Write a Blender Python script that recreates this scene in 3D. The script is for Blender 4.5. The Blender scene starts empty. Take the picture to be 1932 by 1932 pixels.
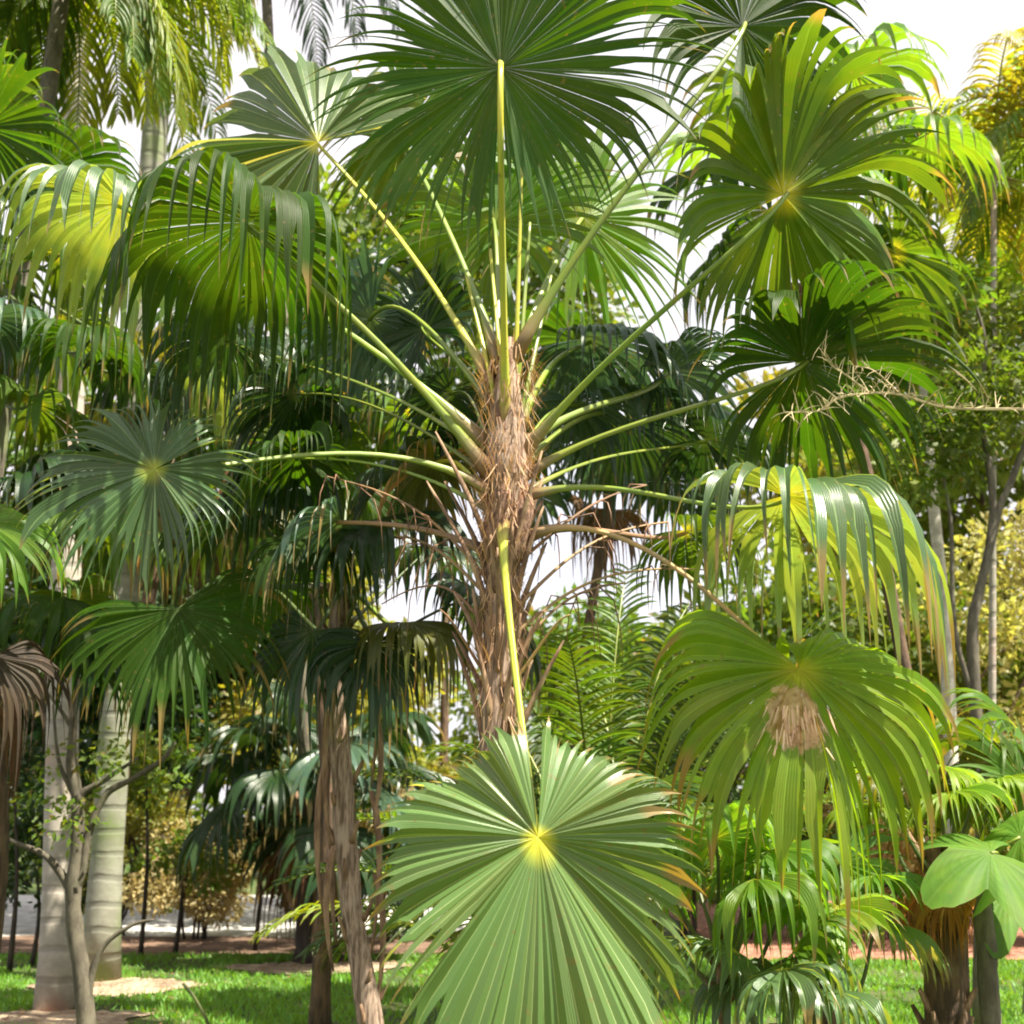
import bpy, math, random
import numpy as np
from mathutils import Vector, Matrix, noise
R_ = math.radians
S = bpy.context.scene
C = S.collection
# ------------------------------------------------------------ camera
PITCH = R_(14.2); CAMZ = 1.6; FPX = 1200.0; K = 1024/1932/FPX
cam = bpy.data.cameras.new('camera'); co = bpy.data.objects.new('camera', cam); C.objects.link(co)
co.location = (0, 0, CAMZ); co.rotation_euler = (math.pi/2+PITCH, 0, 0)
cam.sensor_width = 36; cam.lens = 36*FPX/1024; cam.clip_end = 2000; cam.clip_start = 0.05
S.camera = co
cam.dof.use_dof = True; cam.dof.focus_distance = 4.8; cam.dof.aperture_fstop = 3.2
# ------------------------------------------------------------ sky and sun
SUN_EL, SUN_AZ = R_(60), R_(116)          # azimuth measured from +Y (view direction) towards +X
w = bpy.data.worlds.new('World'); S.world = w; w.use_nodes = True
nt = w.node_tree; nt.nodes.clear()
wo = nt.nodes.new('ShaderNodeOutputWorld'); bg = nt.nodes.new('ShaderNodeBackground')
sk = nt.nodes.new('ShaderNodeTexSky'); sk.sky_type = 'NISHITA'; sk.sun_disc = False
sk.sun_elevation = SUN_EL; sk.sun_rotation = SUN_AZ; sk.dust_density = 3.0
nz = nt.nodes.new('ShaderNodeTexNoise'); nz.inputs['Scale'].default_value = 2.2; nz.inputs['Detail'].default_value = 6
tc = nt.nodes.new('ShaderNodeTexCoord'); nt.links.new(tc.outputs['Generated'], nz.inputs['Vector'])
rp = nt.nodes.new('ShaderNodeValToRGB'); rp.color_ramp.elements[0].position = .30; rp.color_ramp.elements[1].position = .55
rp.color_ramp.elements[0].color = (.72,.72,.72,1)
nt.links.new(nz.outputs['Fac'], rp.inputs['Fac'])
mx = nt.nodes.new('ShaderNodeMix'); mx.data_type = 'RGBA'; mx.inputs[7].default_value = (3.75, 3.6, 3.75, 1)
nt.links.new(rp.outputs['Color'], mx.inputs[0]); nt.links.new(sk.outputs['Color'], mx.inputs[6])
nt.links.new(mx.outputs[2], bg.inputs['Color']); bg.inputs['Strength'].default_value = 0.12
nt.links.new(bg.outputs[0], wo.inputs[0])
sl = bpy.data.lights.new('sun', 'SUN'); sl.energy = 5.0; sl.angle = R_(0.5); sl.color = (1, .94, .78)
so = bpy.data.objects.new('sun', sl); C.objects.link(so)
sd = Vector((math.cos(SUN_EL)*math.sin(SUN_AZ), math.cos(SUN_EL)*math.cos(SUN_AZ), math.sin(SUN_EL)))
so.rotation_euler = sd.to_track_quat('Z', 'Y').to_euler()
S.view_settings.view_transform = 'Standard'; S.view_settings.look = 'None'
S.view_settings.exposure = 1.46; S.view_settings.gamma = 1
S.cycles.max_bounces = 7; S.cycles.transmission_bounces = 5; S.cycles.diffuse_bounces = 4
S.cycles.filter_width = 1.9; S.cycles.caustics_reflective = False; S.cycles.caustics_refractive = False
S.cycles.use_denoising = True

# ------------------------------------------------------------ helpers
V = Vector
UP = V((0, 0, 1))
def P(x, y, d):
    u = (x-966)*K; v = (966-y)*K
    D = V((u, math.cos(PITCH)-v*math.sin(PITCH), math.sin(PITCH)+v*math.cos(PITCH)))
    return V((0, 0, CAMZ)) + D*(d/D.y)
def G(x, y):                                # pixel on the ground
    p = P(x, y, 1); t = -CAMZ/(p.z-CAMZ); return V((p.x*t, p.y*t, 0))

class MB:
    def __init__(s): s.v = []; s.f = []; s.a = []
    def quad(s, *i): s.f.append(i)
    def add(s, p, a=(0, 0, 0, 0)):
        s.v.append(tuple(p)); s.a.append(a); return len(s.v)-1
    def strip(s, pts3, att3):               # rows of 3 (left, mid, right)
        b = []
        for row, at in zip(pts3, att3): b.append([s.add(p, a) for p, a in zip(row, at)])
        for r0, r1 in zip(b, b[1:]):
            for k in range(len(r0)-1): s.f.append((r0[k], r0[k+1], r1[k+1], r1[k]))
    def tube(s, pts, rad, n=8, wob=0, seed=0, flat=1.0):
        ring = []
        x = None
        for i, p in enumerate(pts):
            t = (pts[min(i+1, len(pts)-1)]-pts[max(i-1, 0)]).normalized()
            if x is None: x = t.orthogonal().normalized()
            x = (x-t*x.dot(t)).normalized(); y = t.cross(x)
            r = rad[i] if hasattr(rad, '__len__') else rad
            row = []
            for k in range(n):
                a = 2*math.pi*k/n
                rr = r*(1+wob*noise.noise(V((math.cos(a)*1.7+seed, math.sin(a)*1.7, i*.31+seed))))
                row.append(s.add(p+x*math.cos(a)*rr+y*math.sin(a)*rr*flat, (i/max(1, len(pts)-1), k/n, (seed*.37) % 1, 0)))
            ring.append(row)
        for r0, r1 in zip(ring, ring[1:]):
            for k in range(n): s.f.append((r0[k], r0[(k+1) % n], r1[(k+1) % n], r1[k]))
        s.f.append(tuple(ring[-1])); s.f.append(tuple(reversed(ring[0])))
    def build(s, name, mat, parent=None, loc=None, smooth=False):
        me = bpy.data.meshes.new(name)
        off = parent_world(parent) if parent else (loc or V((0, 0, 0)))
        vv = np.array(s.v, dtype=np.float64) - np.array(off)
        me.from_pydata(vv.tolist(), [], s.f)
        at = me.attributes.new('lf', 'FLOAT_COLOR', 'POINT')
        at.data.foreach_set('color', np.array(s.a, dtype=np.float32).ravel())
        if smooth: me.polygons.foreach_set('use_smooth', [True]*len(me.polygons))
        me.materials.append(mat)
        o = bpy.data.objects.new(name, me); C.objects.link(o)
        if parent: o.parent = parent
        elif loc is not None: o.location = loc
        return o
def parent_world(o):
    p = V(o.location)
    while o.parent: o = o.parent; p = p+V(o.location)
    return p
def thing(name, label, cat, loc, group=None):
    o = bpy.data.objects.new(name, None); C.objects.link(o); o.location = loc; o.empty_display_size = .1
    return tag(o, label, cat, group)
def tag(o, label=None, cat=None, group=None, kind=None):
    if label: o['label'] = label
    if cat: o['category'] = cat
    if group: o['group'] = group
    if kind: o['kind'] = kind
    return o
def bez(p0, p1, p2, p3, n=12):
    return [p0*(1-t)**3+p1*3*t*(1-t)**2+p2*3*t*t*(1-t)+p3*t**3 for t in [i/n for i in range(n+1)]]
def spline(pts, n=6):                       # catmull-rom
    q = [pts[0]*2-pts[1]]+list(pts)+[pts[-1]*2-pts[-2]]; out = []
    for i in range(1, len(q)-2):
        for k in range(n):
            t = k/n; a, b, c, d = q[i-1], q[i], q[i+1], q[i+2]
            out.append(.5*((2*b)+(c-a)*t+(2*a-5*b+4*c-d)*t*t+(3*b-a-3*c+d)*t**3))
    out.append(q[-2]); return out
def lerp(a, b, t): return a+(b-a)*t
def sstep(a, b, x):
    t = min(1, max(0, (x-a)/(b-a+1e-9))); return t*t*(3-2*t)

# ------------------------------------------------------------ materials
def N(nt, typ, **kw):
    n = nt.nodes.new(typ)
    for k, v in kw.items(): setattr(n, k, v)
    return n
def mixc(nt, fac, a, b, blend='MIX'):
    m = N(nt, 'ShaderNodeMix', data_type='RGBA', blend_type=blend)
    for sock, val in ((0, fac), (6, a), (7, b)):
        if hasattr(val, 'is_linked'): nt.links.new(val, m.inputs[sock])
        else: m.inputs[sock].default_value = val if sock == 0 else (*val, 1)
    return m.outputs[2]
def mth(nt, op, a, b=0.0, clamp=False):
    m = N(nt, 'ShaderNodeMath', operation=op, use_clamp=clamp)
    for i, val in enumerate((a, b)):
        if hasattr(val, 'is_linked'): nt.links.new(val, m.inputs[i])
        else: m.inputs[i].default_value = val
    return m.outputs[0]
def mrange(nt, v, a, b, c=0, d=1):
    m = N(nt, 'ShaderNodeMapRange', interpolation_type='SMOOTHSTEP'); nt.links.new(v, m.inputs[0])
    for i, x in enumerate((a, b, c, d)): m.inputs[i+1].default_value = x
    return m.outputs[0]
def leaf_mat(name, col, hub=None, tr=.45, dry=(.26, .19, .07), rough=.4, under=None, tcol=None, var=.35, spec=.5, hubr=.16):
    m = bpy.data.materials.new(name); m.use_nodes = True; nt = m.node_tree; nt.nodes.clear()
    at = N(nt, 'ShaderNodeAttribute', attribute_name='lf'); sp = N(nt, 'ShaderNodeSeparateColor')
    nt.links.new(at.outputs['Color'], sp.inputs[0])
    t, acr, rnd, dr = sp.outputs[0], sp.outputs[1], sp.outputs[2], at.outputs['Alpha']
    oi = N(nt, 'ShaderNodeObjectInfo')
    g = N(nt, 'ShaderNodeNewGeometry')
    tcn = N(nt, 'ShaderNodeTexCoord'); n1 = N(nt, 'ShaderNodeTexNoise'); n1.inputs['Scale'].default_value = 7
    nt.links.new(tcn.outputs['Object'], n1.inputs['Vector'])
    c = mixc(nt, mrange(nt, n1.outputs[0], .35, .7), col, tuple(x*y for x, y in zip(col, (1.35, 1.15, .9))))
    if under: c = mixc(nt, g.outputs['Backfacing'], c, under)
    if hub: c = mixc(nt, mrange(nt, t, .02, hubr), hub, c) if True else c
    hs = N(nt, 'ShaderNodeHueSaturation')
    hv = mth(nt, 'ADD', mth(nt, 'MULTIPLY', rnd, var*.1), .5-var*.05)
    nt.links.new(hv, hs.inputs['Hue'])
    vv = mth(nt, 'ADD', mth(nt, 'MULTIPLY', mth(nt, 'ADD', rnd, oi.outputs['Random']), var), 1-var)
    # fine parallel veins
    vein = mth(nt, 'SINE', mth(nt, 'MULTIPLY', acr, 26.0))
    vv = mth(nt, 'MULTIPLY', vv, mth(nt, 'ADD', mth(nt, 'MULTIPLY', vein, .07), 1.0))
    nt.links.new(vv, hs.inputs['Value']); nt.links.new(c, hs.inputs['Color'])
    c = hs.outputs[0]
    # pale midrib and dry tips
    rib = mrange(nt, mth(nt, 'ABSOLUTE', acr), .10, .0)
    c = mixc(nt, mth(nt, 'MULTIPLY', rib, .35), c, tuple(min(1, x*2.2+.05) for x in col))
    dt = mth(nt, 'SUBTRACT', mth(nt, 'ADD', t, dr), 1.0)
    c = mixc(nt, mrange(nt, dt, -.03, .08), c, dry)
    n2 = N(nt, 'ShaderNodeTexNoise'); n2.inputs['Scale'].default_value = 38; n2.inputs['Detail'].default_value = 3; nt.links.new(tcn.outputs['Object'], n2.inputs['Vector'])
    c = mixc(nt, mth(nt, 'MULTIPLY', mrange(nt, n2.outputs[0], .64, .72), .6), c, tuple((x+y)/2 for x, y in zip(dry, (.12, .10, .03))))
    pr = N(nt, 'ShaderNodeBsdfPrincipled'); pr.inputs['Roughness'].default_value = rough
    pr.inputs['Specular IOR Level'].default_value = spec
    nt.links.new(c, pr.inputs['Base Color'])
    bp = N(nt, 'ShaderNodeBump'); bp.inputs['Strength'].default_value = .25; bp.inputs['Distance'].default_value = .003
    nt.links.new(vein, bp.inputs['Height']); nt.links.new(bp.outputs[0], pr.inputs['Normal'])
    tl = N(nt, 'ShaderNodeBsdfTranslucent')
    tcc = mixc(nt, 1.0, c, tcol or (2.1, 1.75, .55), 'MULTIPLY'); nt.links.new(tcc, tl.inputs['Color'])
    ms = N(nt, 'ShaderNodeMixShader'); ms.inputs[0].default_value = tr
    out = N(nt, 'ShaderNodeOutputMaterial')
    nt.links.new(pr.outputs[0], ms.inputs[1]); nt.links.new(tl.outputs[0], ms.inputs[2]); nt.links.new(ms.outputs[0], out.inputs[0])
    return m
def bark_mat(name, c1, c2, c3=None, scale=(14, 14, 2.5), rough=.85, bump=.6, ring=0, c3at=(.55, .75), sc3=2.0):
    m = bpy.data.materials.new(name); m.use_nodes = True; nt = m.node_tree; pr = nt.nodes['Principled BSDF']
    tcn = N(nt, 'ShaderNodeTexCoord'); mp = N(nt, 'ShaderNodeMapping'); mp.inputs['Scale'].default_value = scale
    nt.links.new(tcn.outputs['Object'], mp.inputs[0])
    n1 = N(nt, 'ShaderNodeTexNoise'); n1.inputs['Scale'].default_value = 1; n1.inputs['Detail'].default_value = 8; n1.inputs['Roughness'].default_value = .65
    nt.links.new(mp.outputs[0], n1.inputs['Vector'])
    c = mixc(nt, mrange(nt, n1.outputs[0], .38, .62), c1, c2)
    h = n1.outputs[0]
    if c3:
        n2 = N(nt, 'ShaderNodeTexNoise'); n2.inputs['Scale'].default_value = sc3; n2.inputs['Detail'].default_value = 5
        nt.links.new(tcn.outputs['Object'], n2.inputs['Vector'])
        c = mixc(nt, mrange(nt, n2.outputs[0], *c3at), c, c3)
    if ring:
        wv = N(nt, 'ShaderNodeTexWave', bands_direction='Z'); wv.inputs['Scale'].default_value = ring; wv.inputs['Distortion'].default_value = 2.5
        wv.inputs['Detail'].default_value = 3
        nt.links.new(tcn.outputs['Object'], wv.inputs['Vector'])
        rg = mrange(nt, wv.outputs['Fac'], .0, .22)
        c = mixc(nt, mth(nt, 'MULTIPLY', mth(nt, 'SUBTRACT', 1.0, rg), .45), c, tuple(x*.45 for x in c1))
        h = mth(nt, 'ADD', mth(nt, 'MULTIPLY', h, .5), rg)
    nt.links.new(c, pr.inputs['Base Color']); pr.inputs['Roughness'].default_value = rough
    bp = N(nt, 'ShaderNodeBump'); bp.inputs['Strength'].default_value = bump; bp.inputs['Distance'].default_value = .02
    nt.links.new(h, bp.inputs['Height']); nt.links.new(bp.outputs[0], pr.inputs['Normal'])
    return m
YH = (.42, .42, .04)
M = {
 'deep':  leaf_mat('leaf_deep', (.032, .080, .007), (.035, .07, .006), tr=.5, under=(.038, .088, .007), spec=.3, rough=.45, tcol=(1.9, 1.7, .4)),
 'mid':   leaf_mat('leaf_mid', (.07, .138, .012), YH, tr=.42, under=(.075, .15, .012), spec=.35),
 'pale':  leaf_mat('leaf_pale', (.36, .42, .20), (.50, .50, .04), tr=.28, rough=.30, under=(.10, .17, .05), hubr=.13),
 'grey':  leaf_mat('leaf_grey', (.21, .32, .10), (.38, .42, .05), tr=.28, rough=.30, under=(.07, .13, .045)),
 'bright':leaf_mat('leaf_bright', (.10, .22, .02), (.25, .32, .03), tr=.55),
 'yellow':leaf_mat('leaf_yellow', (.17, .28, .018), (.42, .42, .03), tr=.5, dry=(.30, .2, .06), tcol=(1.9, 1.9, .45)),
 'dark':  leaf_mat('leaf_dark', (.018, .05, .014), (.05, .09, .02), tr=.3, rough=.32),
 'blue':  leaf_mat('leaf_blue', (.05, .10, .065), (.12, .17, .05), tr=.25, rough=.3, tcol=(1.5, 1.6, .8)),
 'dead':  leaf_mat('leaf_dead', (.15, .085, .04), None, tr=.25, rough=.7, dry=(.24, .15, .08), tcol=(1.5, 1.2, .8)),
 'rust':  leaf_mat('leaf_rust', (.38, .19, .05), None, tr=.3, rough=.7, dry=(.3, .17, .07), tcol=(1.3, 1.0, .6)),
 'tree_l':leaf_mat('foliage_light', (.15, .24, .03), None, tr=.5, var=.6, rough=.45, tcol=(1.4, 1.5, .5)),
 'olive': leaf_mat('leaf_olive', (.10, .12, .02), (.2, .2, .03), tr=.4, dry=(.3, .17, .05)),
 'petiole': leaf_mat('petiole_green', (.17, .25, .035), (.24, .15, .08), tr=.0, rough=.35, var=.3, tcol=(1, 1, 1)),
 'petiole_y': leaf_mat('petiole_yellow', (.42, .46, .06), (.27, .17, .08), tr=.0, rough=.35, var=.15),
 'petiole_b': leaf_mat('petiole_brown', (.26, .17, .09), (.2, .12, .07), tr=.0, rough=.6, var=.4),
 'petiole_d': leaf_mat('petiole_dark', (.07, .10, .03), (.10, .07, .03), tr=.0, rough=.5, var=.3),
 'fern':  leaf_mat('leaflet_green', (.085, .165, .015), None, tr=.45),
 'fern_d':leaf_mat('leaflet_dark', (.035, .075, .012), None, tr=.4),
 'deadd': leaf_mat('leaf_dead_dark', (.05, .035, .02), None, tr=.2, rough=.7, dry=(.12, .07, .04), tcol=(1.5, 1.2, .8)),
 'fern_y':leaf_mat('leaflet_yellow', (.19, .27, .02), None, tr=.5, dry=(.4, .25, .04)),
 'fern_gold':leaf_mat('leaflet_gold', (.34, .33, .03), None, tcol=(1.3, 1.2, .5), tr=.45, dry=(.34, .16, .04)),
 'fern_b':leaf_mat('leaflet_blue', (.045, .085, .06), None, tr=.25, tcol=(1.4, 1.5, .9)),
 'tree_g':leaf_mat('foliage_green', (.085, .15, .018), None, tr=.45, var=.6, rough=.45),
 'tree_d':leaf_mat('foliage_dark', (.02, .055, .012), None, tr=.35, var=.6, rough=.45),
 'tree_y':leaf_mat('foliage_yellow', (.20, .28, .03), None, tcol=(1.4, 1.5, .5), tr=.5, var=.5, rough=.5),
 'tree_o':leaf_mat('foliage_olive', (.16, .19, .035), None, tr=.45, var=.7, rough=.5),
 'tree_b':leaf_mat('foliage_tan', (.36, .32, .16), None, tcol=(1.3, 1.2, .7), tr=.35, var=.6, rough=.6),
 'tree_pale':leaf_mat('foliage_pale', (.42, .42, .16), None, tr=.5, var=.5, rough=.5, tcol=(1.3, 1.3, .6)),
 'broad': leaf_mat('broad_leaf', (.085, .19, .022), (.13, .22, .04), tr=.35, rough=.6, var=.1, spec=.25),
 'fibre': bark_mat('fibre_trunk', (.40, .24, .16), (.17, .09, .06), (.48, .34, .19), scale=(70, 70, 30), bump=1.0, sc3=14),
 'trunk': bark_mat('palm_trunk', (.52, .38, .29), (.17, .11, .075), (.50, .38, .30), scale=(60, 60, 6), bump=1.0, sc3=5),
 'boot':  bark_mat('leaf_base', (.36, .23, .14), (.16, .09, .055), (.40, .29, .17), scale=(20, 20, 5), sc3=6),
 'royal': bark_mat('royal_trunk', (.42, .37, .32), (.33, .30, .25), (.46, .26, .2), scale=(6, 6, 9), ring=1.3, bump=.35, sc3=1.1, c3at=(.52, .7)),
 'royal2': bark_mat('royal_trunk_mossy', (.27, .27, .21), (.21, .20, .16), (.15, .19, .07), scale=(6, 6, 9), ring=1.3, bump=.35, sc3=1.6, c3at=(.45, .65)),
 'bark':  bark_mat('grey_bark', (.16, .14, .10), (.09, .075, .055), (.17, .19, .09), scale=(16, 16, 6)),
 'barkl': bark_mat('pale_bark', (.62, .57, .50), (.45, .40, .34), None, scale=(10, 10, 14), bump=.3),
 'darkbark': bark_mat('dark_bark', (.05, .035, .025), (.025, .018, .014), None, scale=(16, 16, 5)),
 'brownbark': bark_mat('brown_bark', (.17, .10, .06), (.07, .045, .03), (.24, .17, .10), scale=(26, 26, 6), sc3=6, bump=1),
}

# ------------------------------------------------------------ fan leaf
def fan(parent, hub, A, Nn, R, base=None, mat='mid', pmat='petiole', nseg=48, spread=5.5, fuse=.48, droop=1.0, arch=.5,
        pleat=.30, cup=0.0, dry=.08, seed=0, pr=(.021, .012), sag=.0, kink=.12, twist=.6, nj=15, name='leaf', label=None, lat=.72, out=None, wave=.16, rag=.13, fw=.58, lp=1.0, tipd=1.6):
    rng = random.Random(seed*7919+13)
    A = V(A).normalized(); Nn = V(Nn); Nn = (Nn-A*Nn.dot(A)).normalized(); B = Nn.cross(A)
    mb = MB()
    nz_ = lambda x, k: noise.noise(V((x, seed*3.17+k*11.3, k*5.1)))
    def Lth(th): return R*(lat+(1-lat)*(math.cos(th/2)**2)**lp)*(1+.16*nz_(th*1.6, 1))
    def curve(th, n, extra=None):           # extra = (start index, droop factor, length factor, sideways drift)
        L = Lth(th); p = V(hub); wv_ = cup+wave*(nz_(th*1.3, 2)*1.6+nz_(th*4.2, 3)*.9)
        d = (A*math.cos(th)+B*math.sin(th)+Nn*wv_).normalized(); T_ = (B*math.cos(th)-A*math.sin(th))
        gd = max(.3, 1+.9*nz_(th*2.1, 4)); out_ = [p.copy()]; ds = []
        for j in range(n):
            t = (j+.5)/nj; ex = extra and j >= extra[0]
            step = L/nj*(extra[2] if ex else 1)
            d = d-Nn*arch*(1/nj)*(.4+1.2*t)
            if ex: d = d+T_*extra[3]/nj
            g = droop*gd*(.12+(2.6*sstep(fuse-.08, fuse+kink, t)*(extra[1] if ex else 1)))/nj
            g += tipd*sstep(.68, 1, t)*(extra[1] if ex else 1)/nj
            d = (d-UP*g).normalized()
            ds.append(d.copy()); p = p+d*step; out_.append(p.copy())
        return out_, ds
    dth = spread/nseg
    ths = [-spread/2+i*dth+(rng.uniform(-.42, .42)*dth if 0 < i < nseg else 0) for i in range(nseg+1)]
    jb = []
    for i in range(nseg+1):
        x = fuse+.07+rng.uniform(-rag, rag)+.10*nz_(ths[i]*3, 6)+(.18*(1-math.cos(ths[i]/2)**2) if lp > 1 else 0)
        r_ = rng.random()
        if r_ < .10: x += .22
        elif r_ > .93: x -= .2
        jb.append(min(nj-3, max(2, round(x*nj))))
    bound = [curve(ths[i], jb[i])[0] for i in range(nseg+1)]
    for i in range(nseg):
        th = (ths[i]+ths[i+1])/2
        rd = .5*rng.random()+.5*(.5+.9*nz_(th*2.4, 7)); rd = min(1, max(0, rd)); jm = max(jb[i], jb[i+1])
        ext = (jm, rng.uniform(.6, 1.5), rng.uniform(.78, 1.15), rng.uniform(-.45, .45))
        mid, ds = curve(th, nj, ext)
        dv = dry*rng.uniform(.2, 1.4) if rng.random() < .85 else dry*rng.uniform(1.5, 3)
        tw = rng.uniform(-twist, twist); bow = rng.uniform(.1, .4)
        nn = Nn.copy(); last = None; edge = [None, None]
        for j in range(nj+1):
            t = j/nj; d = ds[max(0, j-1)]
            if j == nj:
                ia = mb.add(mid[j], (1, 0, rd, dv)); mb.f.append((last[0], last[1], ia)); ib = mb.add(mid[j], (1, 0, rd, dv)); mb.f.append((last[2], last[3], ib)); break
            pts_ = []
            for e, (bi, sg) in enumerate(((i, -1), (i+1, 1))):
                if j <= jb[bi]:
                    q = bound[bi][j]; hw = (q-mid[j]).length; pts_.append(q+Nn*hw*pleat)
                    if j == jb[bi]: edge[e] = ((q-mid[j]).normalized() if hw > 1e-6 else B*sg, hw, j)
                else:
                    dr_, hw0, j0 = edge[e]; s_ = (j-j0)/(nj-j0)
                    q = Matrix.Rotation(tw*s_, 3, d) @ dr_; q = (q-d*q.dot(d)).normalized()
                    n2 = (q.cross(d))*sg
                    if n2.dot(nn) < 0: n2 = -n2
                    if e: nn = n2
                    hw = hw0*(1-s_)**.85*(1+bow*math.sin(s_*3.14))*lerp(1, fw, sstep(0, .25, s_)); fo = lerp(pleat, .7, min(1, s_*1.6)); cs = 1/math.sqrt(1+fo*fo)
                    pts_.append(mid[j]+(q*cs+n2*fo*cs)*hw)
            hwm = (pts_[0]-pts_[1]).length*.5
            mp_ = mid[j]-nn*hwm*pleat*(1 if j <= jm else .4)
            row = [mb.add(pts_[0], (t, -1, rd, dv)), mb.add(mp_, (t, 0, rd, dv)), mb.add(mp_, (t, 0, rd, dv)), mb.add(pts_[1], (t, 1, rd, dv))]
            if j > 0:
                for k in (0, 2): mb.f.append((last[k], last[k+1], row[k+1], row[k]))
            last = row
    o = mb.build(name, M[mat] if isinstance(mat, str) else mat, parent, smooth=True)
    if label: o['label'] = label
    if base is not None:
        base = V(base); Ln = (V(hub)-base).length
        d0 = V(out) if out is not None else (V(hub)-base).normalized()+UP*.25
        pts = bez(base, base+d0.normalized()*Ln*.4, V(hub)-A*Ln*.2-Nn*min(.22, Ln*.16)+UP*sag*Ln, V(hub)+A*.02*R-Nn*.012, 16)
        pb = MB(); pb.tube(pts, [lerp(pr[0], pr[1], (i/16)**.6)*(2.2, 1.7, 1.3, 1.1)[min(i, 3)] if i < 4 else lerp(pr[0], pr[1], (i/16)**.6) for i in range(17)], 7, flat=.75, seed=seed)
        pb.build('petiole', M[pmat], o, smooth=True)
    return o

# ------------------------------------------------------------ feather frond
def pinnate(parent, base, d0, L, nl=34, ll=.5, lw=.028, mat='fern', grav=1.0, ldroop=1.5, seed=0, vshape=.5, rr=.012, dry=.05, start=.15, pmat='petiole', name='frond', fwd=.75):
    rng = random.Random(seed*31+5); mb = MB(); rb = MB()
    d = V(d0).normalized(); p = V(base); n = 24; pts = [p.copy()]; dirs = [d.copy()]
    for i in range(n):
        t = i/n; d = (d-UP*grav*(.3+1.6*t)/n).normalized(); p = p+d*L/n; pts.append(p.copy()); dirs.append(d.copy())
    rb.tube(pts, [lerp(rr, rr*.25, i/n) for i in range(n+1)], 5)
    for k in range(nl):
        t = start+(1-start)*(k+.5)/nl
        f = t*n; i = min(n-1, int(f)); c = pts[i].lerp(pts[i+1], f-i); dd = dirs[i+1]
        side0 = dd.cross(UP)
        if side0.length < .05: side0 = V((1, 0, 0))
        side0.normalize(); upn = side0.cross(dd)
        lk = ll*(math.sin(math.pi*min(1, .18+.78*t))**.6)
        for sg in (-1, 1):
            q = (side0*sg+dd*(fwd*rng.uniform(.7, 1.3))+upn*vshape*rng.uniform(.4, 1.4)).normalized()
            l = lk*rng.uniform(.85, 1.1); pp = c.copy(); rd = rng.random(); dv = dry*rng.uniform(0, 2.5)
            last = None; m = 6; wd = dd.copy()
            for j in range(m+1):
                s = j/m; hw = lw*.5*(math.sin(math.pi*(.12+.86*s))**.7)
                wv = (wd-q*wd.dot(q)).normalized()
                if j == m: 
                    ia = mb.add(pp, (s, 0, rd, dv)); mb.f.append((last[0], last[1], ia)); mb.f.append((last[1], last[2], ia)); break
                nn = wv.cross(q)*hw*.5
                row = [mb.add(pp-wv*hw+nn, (s, -1, rd, dv)), mb.add(pp, (s, 0, rd, dv)), mb.add(pp+wv*hw+nn, (s, 1, rd, dv))]
                if last:
                    for z in (0, 1): mb.f.append((last[z], last[z+1], row[z+1], row[z]))
                last = row
                q = (q-UP*ldroop*(.4+1.4*s)/m).normalized(); pp = pp+q*l/m
    o = mb.build(name, M[mat], parent); rb.build('rachis', M[pmat], o, smooth=True)
    return o

# ------------------------------------------------------------ leafy crown from many leaf faces (numpy)
def crown_mesh(name, clumps, nper, size, mat, parent=None, seed=0, loc=None, aspect=.5, vdroop=.35, hang=0.0):
    rs = np.random.RandomState(seed)
    cl = np.array([[c[0][0], c[0][1], c[0][2], c[1]] for c in clumps])
    wts = cl[:, 3]**2; wts /= wts.sum()
    cnt = np.maximum(3, (nper*len(cl)*wts).astype(int)); idx = np.repeat(np.arange(len(cl)), cnt); n = len(idx)
    u = rs.normal(size=(n, 3)); u /= np.linalg.norm(u, axis=1)[:, None]
    rad = cl[idx, 3]*(rs.rand(n)**.45)
    pos = cl[idx, :3]+u*rad[:, None]*np.array([1, 1, .75])
    d = rs.normal(size=(n, 3))*.6+u; d[:, 2] -= vdroop+hang; d /= np.linalg.norm(d, axis=1)[:, None]
    r = rs.normal(size=(n, 3)); s = np.cross(d, r); s /= np.linalg.norm(s, axis=1)[:, None]
    L = size*rs.uniform(.6, 1.4, n)[:, None]; W = L*aspect*.5
    nrm = np.cross(s, d)
    v0 = pos; v1 = pos+d*L*.45+s*W+nrm*W*.3; v2 = pos+d*L; v3 = pos+d*L*.45-s*W+nrm*W*.3
    vv = np.stack([v0, v1, v2, v3], 1).reshape(-1, 3)
    off = np.array(parent_world(parent) if parent else (loc or (0, 0, 0))); vv = vv-off
    me = bpy.data.meshes.new(name); me.vertices.add(4*n); me.vertices.foreach_set('co', vv.ravel())
    me.loops.add(4*n); me.loops.foreach_set('vertex_index', np.arange(4*n)); me.polygons.add(n)
    me.polygons.foreach_set('loop_start', np.arange(0, 4*n, 4)); me.polygons.foreach_set('loop_total', np.full(n, 4))
    me.update(calc_edges=True)
    cr = rs.rand(len(cl))
    rd = np.clip(.6*cr[idx]+.4*rs.rand(n), 0, 1)
    col = np.zeros((n, 4, 4), np.float32); col[:, :, 0] = .5; col[:, :, 2] = rd[:, None]; col[:, 0, 0] = .1; col[:, 2, 0] = .9
    col[:, 1, 1] = .9; col[:, 3, 1] = -.9; col[:, :, 3] = (rs.rand(n)**6)[:, None]*.5
    at = me.attributes.new('lf', 'FLOAT_COLOR', 'POINT'); at.data.foreach_set('color', col.ravel())
    me.materials.append(M[mat]); o = bpy.data.objects.new(name, me); C.objects.link(o)
    if parent: o.parent = parent
    elif loc is not None: o.location = loc
    return o
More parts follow.
